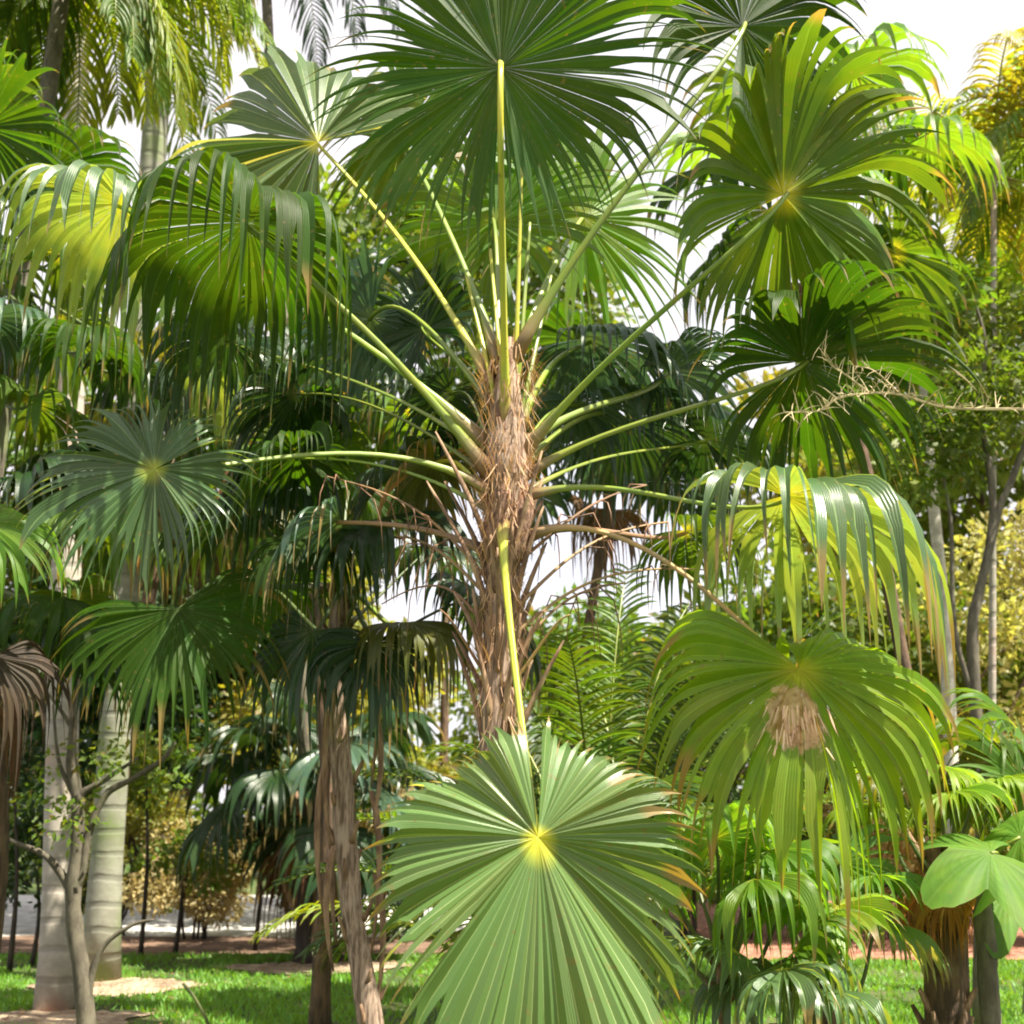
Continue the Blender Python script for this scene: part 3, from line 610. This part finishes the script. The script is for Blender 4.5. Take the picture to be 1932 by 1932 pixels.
# shaggy dead straps down its trunk
for k in range(10):
    a = k*2.1; c = P(652+8*math.sin(k), 1180+k*52, dB); o_ = V((math.cos(a), math.sin(a), 0)); l = random.Random(k).uniform(.5, .9)
    s = MB(); p0 = c+o_*.14; s.tube(bez(p0, p0+o_*.08-UP*l*.3, p0+o_*.05-UP*l*.7, p0+V((.02, 0, -l)), 7), [.018, .022, .022, .02, .018, .014, .01, .006], 6, flat=.4, seed=k); s.build('dry_stalk', M['boot'], pB, smooth=True)
# palm C farther behind it
gC = G(600, 1815)
fan_palm('squat dark fan palm standing in a soil ring behind the leaning palm', [gC, P(598, 1650, gC.y), P(600, 1480, gC.y)], .26, 16, 1.15, 1.1, ['dark', 'dark', 'deep', 'blue'], 21, dead=4, mat='darkbark', boots=14, lo=-.7, hi=1.1)
# palm D, short trunk at the right
dD = 6.6; gD = P(1782, 1900, dD)
pD, topD = fan_palm('short stout fan palm with brown booted trunk at the right edge of the lawn', [V((gD.x, dD, 0)), V((gD.x, dD, .5)), P(1780, 1580, dD)], .115, 9, .45, .45, ['yellow', 'mid', 'olive'], 31, dead=0, boots=40, lo=.1, hi=.9, nseg=34)
for k in range(9):
    a = k*.7+.2; d_ = V((math.cos(a), math.sin(a), 0)); b_ = topD-UP*.22
    fan(pD, b_+d_*.22-UP*.05, (d_.x*.3, d_.y*.3, -1), (d_.x, d_.y, .3), .36, b_, 'rust', 'petiole_b', nseg=18, nj=8, spread=2.6, fuse=.25, droop=2, arch=.3, seed=310+k, pr=(.012, .008), twist=1.2, label='short orange brown dry leaf under the crown')
# small palms bottom right
g = P(1560, 1860, 6.2)
fan_palm('young light green fan palm with thin radiating fingers left of the short stout palm', [V((g.x, 6.2, 0)), V((g.x, 6.25, .5)), P(1560, 1760, 6.2)], .05, 9, .42, .33, ['bright', 'yellow', 'pale'], 41, dead=0, nseg=26, lo=-.2, hi=1.2, droop=.7)
g = P(1480, 1900, 5.4)
fan_palm('low blue green fan palm with drooping leaf tips at the bottom edge', [V((g.x, 5.6, 0)), V((g.x, 5.6, .2)), V((g.x, 5.6, .72))], .05, 6, .45, .3, ['grey', 'mid', 'grey'], 42, dead=0, nseg=28, lo=.1, hi=1.2, droop=2.2)
pE, topE = fan_palm('glossy bright green fan palm cut off by the right edge of the photo', [V((P(2010, 1900, 6.9).x, 6.9, 0)), V((P(2010, 1900, 6.9).x, 6.9, 1)), P(2010, 1560, 6.9)], .08, 7, .6, .55, ['bright', 'mid'], 43, dead=0, nseg=26, lo=.0, hi=1.2, droop=.6)
fan(pE, P(1935, 1478, 6.4), (-.6, -.2, .2), (.1, -.85, .4), .5, topE, 'bright', nseg=26, spread=5.2, fuse=.35, droop=.3, arch=.1, seed=77)
# left edge palms
pF, topF = fan_palm('fan palm at the left edge with bright drooping leaves beside the pale trunks', [V((P(-60, 1900, 7).x, 7, 0)), V((P(-60, 1900, 7).x, 7, 1.5)), P(-60, 1120, 7)], .12, 10, .75, .8, ['mid', 'deep', 'dark'], 51, dead=3, lo=-.5, hi=1.3, nseg=36)
fan(pF, P(-30, 985, 5.6), (.4, -.4, -.5), (.1, -.6, .7), .6, topF, 'bright', nseg=40, spread=5.2, fuse=.45, droop=1.5, arch=.6, seed=81)
fan(pF, P(-10, 1240, 5.9), (.2, -.2, -.9), (.2, -.6, .3), .7, topF, 'deadd', 'petiole_b', nseg=34, spread=4.6, fuse=.3, droop=2.8, arch=.5, seed=82, twist=1.2)
pG, topG = fan_palm('tall fan palm at the left edge reaching above the curtain leaf', [V((P(-120, 1900, 8).x, 8, 0)), V((P(-120, 1500, 8).x, 8, 2.5)), P(-120, 450, 8)], .13, 12, .95, 1.0, ['deep', 'mid', 'dark', 'blue'], 52, dead=3, lo=-.8, hi=1.3, nseg=36)
fan(pG, P(-30, 240, 7.2), (.8, -.2, .1), (0, .7, .6), .85, topG, 'deep', nseg=44, spread=5.6, fuse=.45, droop=.7, arch=.3, seed=83)
fan(pG, P(-20, 600, 6.9), (.5, -.4, .1), (.2, -.1, .95), .8, topG, 'blue', nseg=44, spread=5.4, fuse=.45, droop=2.5, arch=.9, seed=84)
for q_, (x, y, d, m_, dr, sd_, ax) in enumerate([(170, 640, 6.8, 'deep', 3, 85, (.5, -.6, .1)), (60, 760, 7.2, 'mid', 2, 86, (.8, -.3, 0)), (250, 700, 7.4, 'dark', 2.4, 87, (.8, -.1, -.2)), (390, 690, 7.6, 'grey', 3.2, 88, (.9, -.2, -.1)), (110, 480, 7.3, 'mid', 2.6, 89, (.7, -.3, .2))]):
    fan(pG, P(x, y, d), ax, (.05, .2, .95), .8, topG-UP*.3*q_/5, m_, 'petiole_d', nseg=36, spread=5.4, fuse=.42, droop=dr, arch=.8, seed=sd_, kink=.06)
for q_, (x, y, d, m_, dr, sd_, ax) in enumerate([(120, 1130, 6.4, 'deep', 2.6, 90, (.6, -.3, -.3)), (190, 1180, 6.6, 'dark', 2.2, 91, (.8, -.2, -.5)), (60, 900, 6.8, 'dark', 1.6, 92, (.5, -.1, .3))]):
    fan(pF, P(x, y, d), ax, (.05, -.1, .95), .72, topF, m_, 'petiole_d', nseg=36, spread=5.4, fuse=.42, droop=dr, arch=.8, seed=sd_, kink=.06)
# palms in the dense belt behind left
fan_palm('dark fan palm behind the grey green leaf and the pale trunks', [G(196, 1835), G(196, 1835)+V((.05, 0, 2.5)), P(330, 850, G(196, 1835).y)], .08, 20, 1.15, 1.3, ['dark', 'deep', 'mid', 'olive'], 53, dead=4, lo=-1.0, hi=1.3)
fan_palm('tall dark fan palm crown filling the gap left of the central trunk', [V((P(604, 1900, 9.5).x, 9.5, 0)), V((P(600, 1900, 9.5).x, 9.5, 2)), P(545, 730, 9.5)], .07, 17, .9, 1.0, ['dark', 'deep', 'blue', 'mid'], 54, dead=3, lo=-1.0, hi=1.3)
fan_palm('dark fan palm crown seen just right of the fibrous trunk', [V((P(1075, 1900, 10).x, 10, 0)), V((P(1080, 1900, 10).x, 10, 2)), P(1170, 820, 10)], .05, 13, .85, .85, ['dark', 'blue', 'deep'], 55, dead=2, lo=-.7, hi=1.0)
fan_palm('green fan palm behind the big right hand leaf', [V((P(1785, 1900, 9).x, 9, 0)), V((P(1775, 1900, 9).x, 9, 2)), P(1520, 330, 9)], .05, 13, .95, 1.0, ['deep', 'mid', 'bright'], 56, dead=2, lo=-.7, hi=1.2)

# ============================================================ feather palms
def feather(label, base, top, n, L, mats, seed, r=.08, ll=.5, grav=1.2, lo=.1, hi=1.35, tm='bark', nl=30, ld=1.5, lw=.03, name='feather_palm', az=None, group=None, stems=1, pmat='petiole'):
    rs = random.Random(seed); root = thing(name, label, 'palm', base, group)
    if stems == 1: trunk_tube(root, [V(base).lerp(V(top), i/10) for i in range(11)], r, tm, wob=.08, seed=seed, n=14, top=.8)
    for k in range(n):
        el = lerp(lo, hi, ((k*7) % n+.5)/n); a = (k*2.39996+rs.uniform(-.3, .3)) if az is None else rs.uniform(*az)
        d = V((math.cos(a)*math.cos(el), math.sin(a)*math.cos(el), math.sin(el)))
        b = V(top)
        if stems > 1:
            b = V(base)+V((rs.uniform(-.35, .35), rs.uniform(-.3, .3), 0)); h = rs.uniform(.3, 1)*(top[2]-base[2])
            c = b+V((d.x*.25, d.y*.25, h)); tt = MB(); tt.tube(bez(b, b+UP*h*.4, c-UP*h*.3, c, 6), .018, 6); tt.build('stem', M['petiole'], root, smooth=True); b = c
        pinnate(root, b, d, L*rs.uniform(.8, 1.1), nl, ll, lw, rs.choice(mats), grav*rs.uniform(.8, 1.3), ld, seed*40+k, pmat=pmat, rr=.014)
    return root
# royal palms with pale smooth trunks
gA = G(106, 1905); tA = P(150, -60, gA.y+.3)
def royal(label, g, top, mat, seed, mats, w0, w1):
    root = feather(label, g, top, 15, 3.0, mats, seed, r=.01, ll=.75, grav=1.9, lo=-.1, hi=1.3, nl=44, ld=2.2, lw=.03, name='royal_palm', group='royal palms on the lawn')
    old = [o for o in root.children if o.name.startswith('trunk')][0]; bpy.data.objects.remove(old)
    pts = [V(g).lerp(V(top), i/24) for i in range(25)]
    t = MB(); t.tube(pts, [w0*1.35 if i == 0 else w0*1.08 if i == 1 else lerp(w0, w1, i/24) for i in range(25)], 24, wob=.03, seed=seed); t.build('trunk', M[mat], root, smooth=True)
    s = MB(); tp_ = V(top); q = (tp_-V(g)).normalized(); s.tube([tp_-q*.2, tp_+q*.3, tp_+q*.9, tp_+q*1.3], [w1, w1*1.15, w1*.8, w1*.4], 16); s.build('crown_shaft', M['fern_shaft'], root, smooth=True)
    return root
M['fern_shaft'] = bark_mat('green_shaft', (.12, .20, .06), (.09, .16, .05), None, scale=(3, 3, 2), bump=.05, rough=.4)
royal('pale pinkish royal palm trunk on the left lawn, nearer of the pair', gA, tA, 'royal', 71, ['fern_y', 'fern', 'fern_y'], .145, .12)
gR = G(186, 1850)
royal('grey mossy royal palm trunk on the left lawn, farther of the pair', gR, P(330, -330, gR.y), 'royal2', 72, ['fern_b', 'fern_b', 'fern'], .165, .14)
# yellow-green feather fronds, top left
feather('feather palm with yellow green fronds hanging in the top left corner', V((P(-160, 1900, 8.6).x, 8.6, 0)), P(130, -100, 8.6), 30, 2.0, ['fern_y', 'fern', 'fern_y', 'fern'], 73, ll=.55, grav=3.0, lo=-.4, hi=.9, nl=38, ld=2.4)
feather('feather palm with dark bluish fronds hanging into the sky gap at top', V((G(600, 1815).x-.1, 14.8, 0)), P(490, -260, 13), 18, 2.8, ['fern_b', 'fern_b', 'fern_gold'], 74, ll=.7, grav=2.2, lo=-.3, hi=.9, nl=40, ld=2.4)
# areca clump right of the trunk
gH = V((P(1180, 1900, 8).x, 8, 0))
feather('clumping feather palm with fine dark fronds right of the central trunk', gH, gH+UP*1.6, 26, 2.0, ['fern_d', 'fern_d', 'fern'], 75, ll=.38, grav=1.0, lo=.5, hi=1.4, nl=34, ld=.9, stems=8, lw=.028)
gx = P(1362, 1860, 5.8)
fan_palm('small fan palm with reddish stem and thin hanging leaves beside the lowest round leaf', [V((gx.x, 5.8, 0)), V((gx.x, 5.8, .6)), P(1355, 1740, 5.8)], .022, 9, .5, .38, ['bright', 'mid', 'bright'], 44, dead=0, mat='boot', nseg=26, lo=.0, hi=1.2, droop=2.4)
gH3 = V((P(1010, 1900, 9).x, 9.2, 0))
feather('feather palm with olive fronds behind the leaning palm and central trunk', gH3, gH3+UP*1.2, 12, 1.7, ['fern', 'fern_y'], 79, ll=.4, grav=1.4, lo=.3, hi=1.2, nl=30, ld=1.2, stems=5, lw=.028)
# golden bamboo-like palms top right
gG = V((P(1870, 1900, 11).x, 11, 0))
feather('golden yellow feather palm with drooping fronds on the right side', gG, P(1875, 330, 11), 18, 2.4, ['fern_gold', 'fern_y', 'fern_gold', 'fern_y'], 77, ll=.5, grav=2.4, lo=-.3, hi=1.2, nl=40, ld=2.2, pmat='petiole_y', r=.035, tm='royal')
feather('light green feather palm with hanging fronds in the top right corner', V((P(1990, 1900, 10).x, 10.5, 0)), P(2000, 200, 10.5), 14, 2.0, ['fern_y', 'fern', 'fern'], 78, ll=.5, grav=2.2, lo=-.3, hi=1.2, nl=36, ld=2.0, r=.05, tm='royal')

# ============================================================ slender branched trees
def branch_tree(name, label, pix, bark, leaves=None, seed=0, nl=1500, size=.09):
    base = pix[0][0][0]; root = thing(name, label, 'tree', V((base.x, base.y, 0)))
    for k, (pts, r0, r1) in enumerate(pix):
        sp_ = spline(pts, 6); t = MB(); m = len(sp_)
        t.tube(sp_, [lerp(r0, r1, i/(m-1)) for i in range(m)], 9 if k == 0 else 7, wob=.25, seed=seed+k); t.build('trunk' if k == 0 else 'branch', M[bark], root, smooth=True)
    if leaves:
        crown_mesh('crown', leaves[0], nl//len(leaves[0]), size, leaves[1], root, seed)
    return root
dT = 9.0; gT = P(168, 1960, dT); Q = lambda x, y, d=dT: P(x, y, d)
branch_tree('small_tree', 'slender bare branching tree in front of the two pale palm trunks', [
    ([V((gT.x, dT, 0)), Q(158, 1880), Q(142, 1760), Q(138, 1680), Q(146, 1600), Q(148, 1510)], .068, .045),
    ([Q(148, 1515), Q(136, 1440), Q(138, 1380), Q(146, 1250), Q(150, 1180)], .045, .015),
    ([Q(148, 1505), Q(165, 1490), Q(200, 1470), Q(260, 1430)], .035, .012),
    ([Q(140, 1680), Q(156, 1640), Q(168, 1570), Q(200, 1500), Q(250, 1470), Q(310, 1430), Q(330, 1400)], .036, .014),
    ([Q(138, 1690), Q(110, 1640), Q(80, 1610), Q(30, 1590), Q(-20, 1560)], .035, .012),
    ([Q(166, 1900), Q(175, 1830), Q(200, 1780), Q(250, 1745), Q(290, 1735)], .03, .008),
    ([Q(148, 1510), Q(130, 1480), Q(110, 1430), Q(100, 1330)], .028, .008),
    ([Q(138, 1380), Q(115, 1340), Q(80, 1300), Q(40, 1290)], .018, .005),
    ([Q(142, 1330), Q(165, 1290), Q(180, 1270), Q(205, 1240)], .015, .005)],
    'bark', (clumps_in(Q(60, 1480), .55, .4, .5, 8, .2, 3)+clumps_in(Q(270, 1430), .3, .3, .3, 4, .16, 4), 'tree_g'), 3, 420, .07)
dU = 10.0
U_ = lambda x, y, d=dU: P(x, y, d)
gU = P(1846, 1900, dU)
tr = branch_tree('twisting_tree', 'thin twisting grey tree with sparse foliage on the right', [
    ([V((gU.x, dU, 0)), U_(1850, 1500), U_(1835, 1200), U_(1845, 1130), U_(1868, 1030), U_(1885, 960), U_(1915, 890), U_(1950, 800)], .055, .025),
    ([U_(1868, 1030), U_(1872, 930), U_(1850, 760), U_(1858, 640), U_(1820, 520)], .04, .012),
    ([U_(1830, 1300), U_(1800, 1180), U_(1795, 1000), U_(1780, 900)], .03, .01)], 'bark',
    (clumps_in(U_(1860, 690), .9, .6, 1.0, 18, .32, 5)+clumps_in(U_(1780, 850), .35, .4, .6, 8, .25, 6), 'tree_l'), 9, 5200, .09)
# dead thorny twig hanging across the right
tw = MB(); r3 = random.Random(3)
def twig(pts, r0, r1, d=0):
    sp_ = spline(pts, 5); m = len(sp_); tw.tube(sp_, [lerp(r0, r1, i/(m-1)) for i in range(m)], 5, seed=d)
    for p in sp_[1:]:
        for _ in range(2 if d else 3):
            q = V((r3.uniform(-.6, .6), r3.uniform(-.5, .3), r3.uniform(-.7, 1))).normalized()*r3.uniform(.03, .11)
            tw.tube([p, p+q*.6+UP*.006, p+q], [r1*.9, r1*.7, r1*.3], 4)
W_ = lambda x, y: P(x, y, 4.6)
twig([W_(2010, 772), W_(1880, 772), W_(1780, 768), W_(1700, 745), W_(1640, 742), W_(1580, 752), W_(1545, 775), W_(1480, 778)], .008, .0035)
twig([W_(1640, 742), W_(1600, 710), W_(1570, 690), W_(1545, 655)], .005, .002, 1)
twig([W_(1700, 745), W_(1650, 700), W_(1610, 690)], .004, .002, 2)
M['twig'] = bark_mat('dry_twig', (.52, .44, .25), (.40, .32, .17), None, bump=.2)
tag(tw.build('dead_branch', M['twig'], None, loc=W_(1640, 742)), 'pale dead thorny branch reaching in from the right edge', 'branch')
# slim pale trunk, right
gW = V((P(1790, 1800, 12).x, 12, 0))
rw = thing('slim_tree', 'slim white barked tree with a thin crown on the right', 'tree', gW)
t = MB(); pp = spline([gW, P(1795, 1450, 12), P(1778, 1130, 12), P(1762, 960, 12), P(1748, 800, 12), P(1735, 620, 12)], 5)
t.tube(pp, [lerp(.075, .045, i/(len(pp)-1)) for i in range(len(pp))], 10, wob=.1, seed=4); t.build('trunk', M['barkl'], rw, smooth=True)
crown_mesh('crown', clumps_in(P(1740, 560, 12), 1.3, 1.0, .9, 18, .4, 12), 260, .13, 'tree_y', rw, 7)
# broad leaved plant at the right edge with a grey slim stem
gX = P(1862, 1930, 6.0)
bpz = thing('broad_leaf_plant', 'slim grey stem with huge smooth lime green lobed leaves at the right edge', 'plant', V((gX.x, 6.0, 0)))
t = MB(); X_ = lambda x, y, d=6.0: P(x, y, d)
t.tube(spline([V((gX.x, 6, 0)), X_(1868, 1900), X_(1862, 1800), X_(1855, 1720), X_(1862, 1660)], 5), [.05]*8+[.045]*8+[.035]*5, 9, wob=.2, seed=2); t.build('stem', M['barkgrey'] if 'barkgrey' in M else M['bark'], bpz, smooth=True)
def lobed(hub, A, Nn, R, base, seed):
    rs = random.Random(seed); A = V(A).normalized(); Nn = V(Nn); Nn = (Nn-A*Nn.dot(A)).normalized(); B = Nn.cross(A); mb = MB(); n = 96; J = 7
    prev = None
    for i in range(n+1):
        th = -2.7+5.4*i/n; lob = .48+.52*abs(math.cos(th*2.2))**1.2+.03*noise.noise(V((th*9, seed, 0))); row = []
        for j in range(J+1):
            t_ = j/J; rr = R*lob*t_
            p = V(hub)+(A*math.cos(th)+B*math.sin(th))*rr-UP*.42*rr*rr/R+Nn*.05*R*math.sin(th*6.6)*t_*t_
            row.append(mb.add(p, (t_, ((th*1.65/math.pi) % 1)*2-1, .5, 0)))
        if prev:
            for j in range(J): mb.f.append((prev[j], prev[j+1], row[j+1], row[j]))
        prev = row
    o = mb.build('leaf', M['broad'], bpz)
    pb = MB(); pb.tube(bez(V(base), V(base)+UP*.12, V(hub)-A*.1, V(hub), 8), .009, 6); pb.build('petiole', M['petiole'], o, smooth=True)
sb = X_(1862, 1665)
lobed(X_(1870, 1610, 5.75), (-.8, -.35, -.12), (-.1, -.62, .75), .40, sb, 1)
lobed(X_(1925, 1580, 5.9), (.6, -.3, .35), (0, -.6, .8), .36, sb, 2)
lobed(X_(1900, 1690, 6.15), (.4, -.2, -.5), (.1, -.5, .8), .30, sb, 3)

# ============================================================ belt of trees, shrubs and low wall behind
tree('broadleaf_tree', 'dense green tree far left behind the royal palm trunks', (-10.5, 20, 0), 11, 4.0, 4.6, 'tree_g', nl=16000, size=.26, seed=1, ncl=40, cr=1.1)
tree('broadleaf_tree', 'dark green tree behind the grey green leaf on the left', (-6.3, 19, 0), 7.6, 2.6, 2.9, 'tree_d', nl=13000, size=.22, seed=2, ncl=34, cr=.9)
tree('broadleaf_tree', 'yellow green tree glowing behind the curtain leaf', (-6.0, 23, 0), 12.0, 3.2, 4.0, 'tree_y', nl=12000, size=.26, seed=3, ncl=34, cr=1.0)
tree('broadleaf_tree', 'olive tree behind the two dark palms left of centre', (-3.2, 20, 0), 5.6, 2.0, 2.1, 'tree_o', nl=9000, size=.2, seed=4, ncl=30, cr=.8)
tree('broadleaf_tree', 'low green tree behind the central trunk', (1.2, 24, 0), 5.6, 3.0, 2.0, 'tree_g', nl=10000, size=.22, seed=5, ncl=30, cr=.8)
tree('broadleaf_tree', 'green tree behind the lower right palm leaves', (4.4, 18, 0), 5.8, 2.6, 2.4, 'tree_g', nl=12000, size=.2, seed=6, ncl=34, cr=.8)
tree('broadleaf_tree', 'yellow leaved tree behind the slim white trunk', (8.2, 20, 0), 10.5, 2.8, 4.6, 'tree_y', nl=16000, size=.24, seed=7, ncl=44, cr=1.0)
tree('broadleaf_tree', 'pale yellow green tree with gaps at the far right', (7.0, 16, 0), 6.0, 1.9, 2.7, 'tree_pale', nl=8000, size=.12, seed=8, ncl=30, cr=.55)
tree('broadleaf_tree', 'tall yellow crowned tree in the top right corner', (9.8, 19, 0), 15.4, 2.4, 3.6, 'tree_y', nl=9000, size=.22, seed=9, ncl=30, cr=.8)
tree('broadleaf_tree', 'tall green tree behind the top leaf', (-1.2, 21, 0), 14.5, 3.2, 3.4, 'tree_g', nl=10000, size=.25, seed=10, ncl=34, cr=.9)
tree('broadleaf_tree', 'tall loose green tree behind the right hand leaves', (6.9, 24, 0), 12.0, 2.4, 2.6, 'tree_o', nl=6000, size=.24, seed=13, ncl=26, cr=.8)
# far hedge as a mass
hc = []
rh = random.Random(77)
for k in range(150):
    x = rh.uniform(-26, 26); hmax = 3.0 if -3 < x < 5 else 5.5
    hc.append((V((x, rh.uniform(31, 36), rh.uniform(.3, hmax))), rh.uniform(.8, 1.6)))
hd = crown_mesh('far_woods', hc, 260, .36, 'tree_g', None, 3, loc=V((0, 33, 0))); tag(hd, 'far mass of green woodland closing the view behind the garden', 'woodland', kind='stuff')
# understory shrubs along the bed
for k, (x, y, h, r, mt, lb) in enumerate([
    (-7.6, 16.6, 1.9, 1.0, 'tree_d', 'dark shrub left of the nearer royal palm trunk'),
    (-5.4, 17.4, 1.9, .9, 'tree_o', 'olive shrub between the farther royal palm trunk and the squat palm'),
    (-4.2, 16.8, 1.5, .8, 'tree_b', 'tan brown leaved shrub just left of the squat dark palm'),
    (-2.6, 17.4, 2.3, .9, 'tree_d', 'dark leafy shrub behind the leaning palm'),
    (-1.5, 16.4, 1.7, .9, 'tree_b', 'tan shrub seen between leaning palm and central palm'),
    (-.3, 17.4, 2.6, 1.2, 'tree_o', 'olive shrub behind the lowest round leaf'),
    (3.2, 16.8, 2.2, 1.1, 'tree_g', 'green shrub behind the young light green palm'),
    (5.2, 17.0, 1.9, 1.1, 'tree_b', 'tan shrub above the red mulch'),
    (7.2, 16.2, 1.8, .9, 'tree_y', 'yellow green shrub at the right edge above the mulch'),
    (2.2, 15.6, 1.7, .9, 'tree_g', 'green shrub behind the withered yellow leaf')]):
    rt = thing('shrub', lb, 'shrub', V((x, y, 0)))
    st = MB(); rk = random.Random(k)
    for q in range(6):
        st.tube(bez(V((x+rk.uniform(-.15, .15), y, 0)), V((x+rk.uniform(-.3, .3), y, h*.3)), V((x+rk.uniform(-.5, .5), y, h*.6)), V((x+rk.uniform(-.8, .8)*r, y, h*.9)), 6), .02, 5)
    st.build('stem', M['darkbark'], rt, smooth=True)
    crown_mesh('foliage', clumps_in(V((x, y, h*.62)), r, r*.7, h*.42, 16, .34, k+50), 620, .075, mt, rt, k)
# thin dark saplings in front of the pale path
for k, (x, y, top) in enumerate([(18, 1835, 1500), (265, 1805, 1450), (480, 1795, 1560), (330, 1800, 1600), (60, 1822, 1640)]):
    g = G(x, y); rt = thing('sapling', ['thin dark sapling at the left edge', 'thin dark sapling right of the mossy trunk', 'thin sapling left of the squat palm', 'thin sapling between two other saplings right of the mossy trunk', 'thin short sapling left of the pinkish trunk'][k], 'sapling', g, 'saplings along the pale path')
    st = MB(); tt = P(x+10, top, g.y); st.tube(spline([g, g.lerp(tt, .5)+V((.05, 0, 0)), tt], 5), [lerp(.035, .012, i/10) for i in range(11)], 6, wob=.2, seed=k); st.build('trunk', M['darkbark'], rt, smooth=True)
    crown_mesh('crown', clumps_in(tt, .6, .4, .5, 8, .25, k), 110, .1, 'tree_d' if k % 2 == 0 else 'tree_g', rt, k+5)
# bent young shoot on the lawn
g = G(395, 1945); sb_ = MB(); sb_.tube(spline([g, P(388, 1920, g.y), P(365, 1880, g.y), P(345, 1855, g.y)], 4), .014, 6)
tag(sb_.build('young_shoot', M['petiole_d'], None, loc=g, smooth=True), 'thin bent young shoot rising from the left lawn', 'shoot')
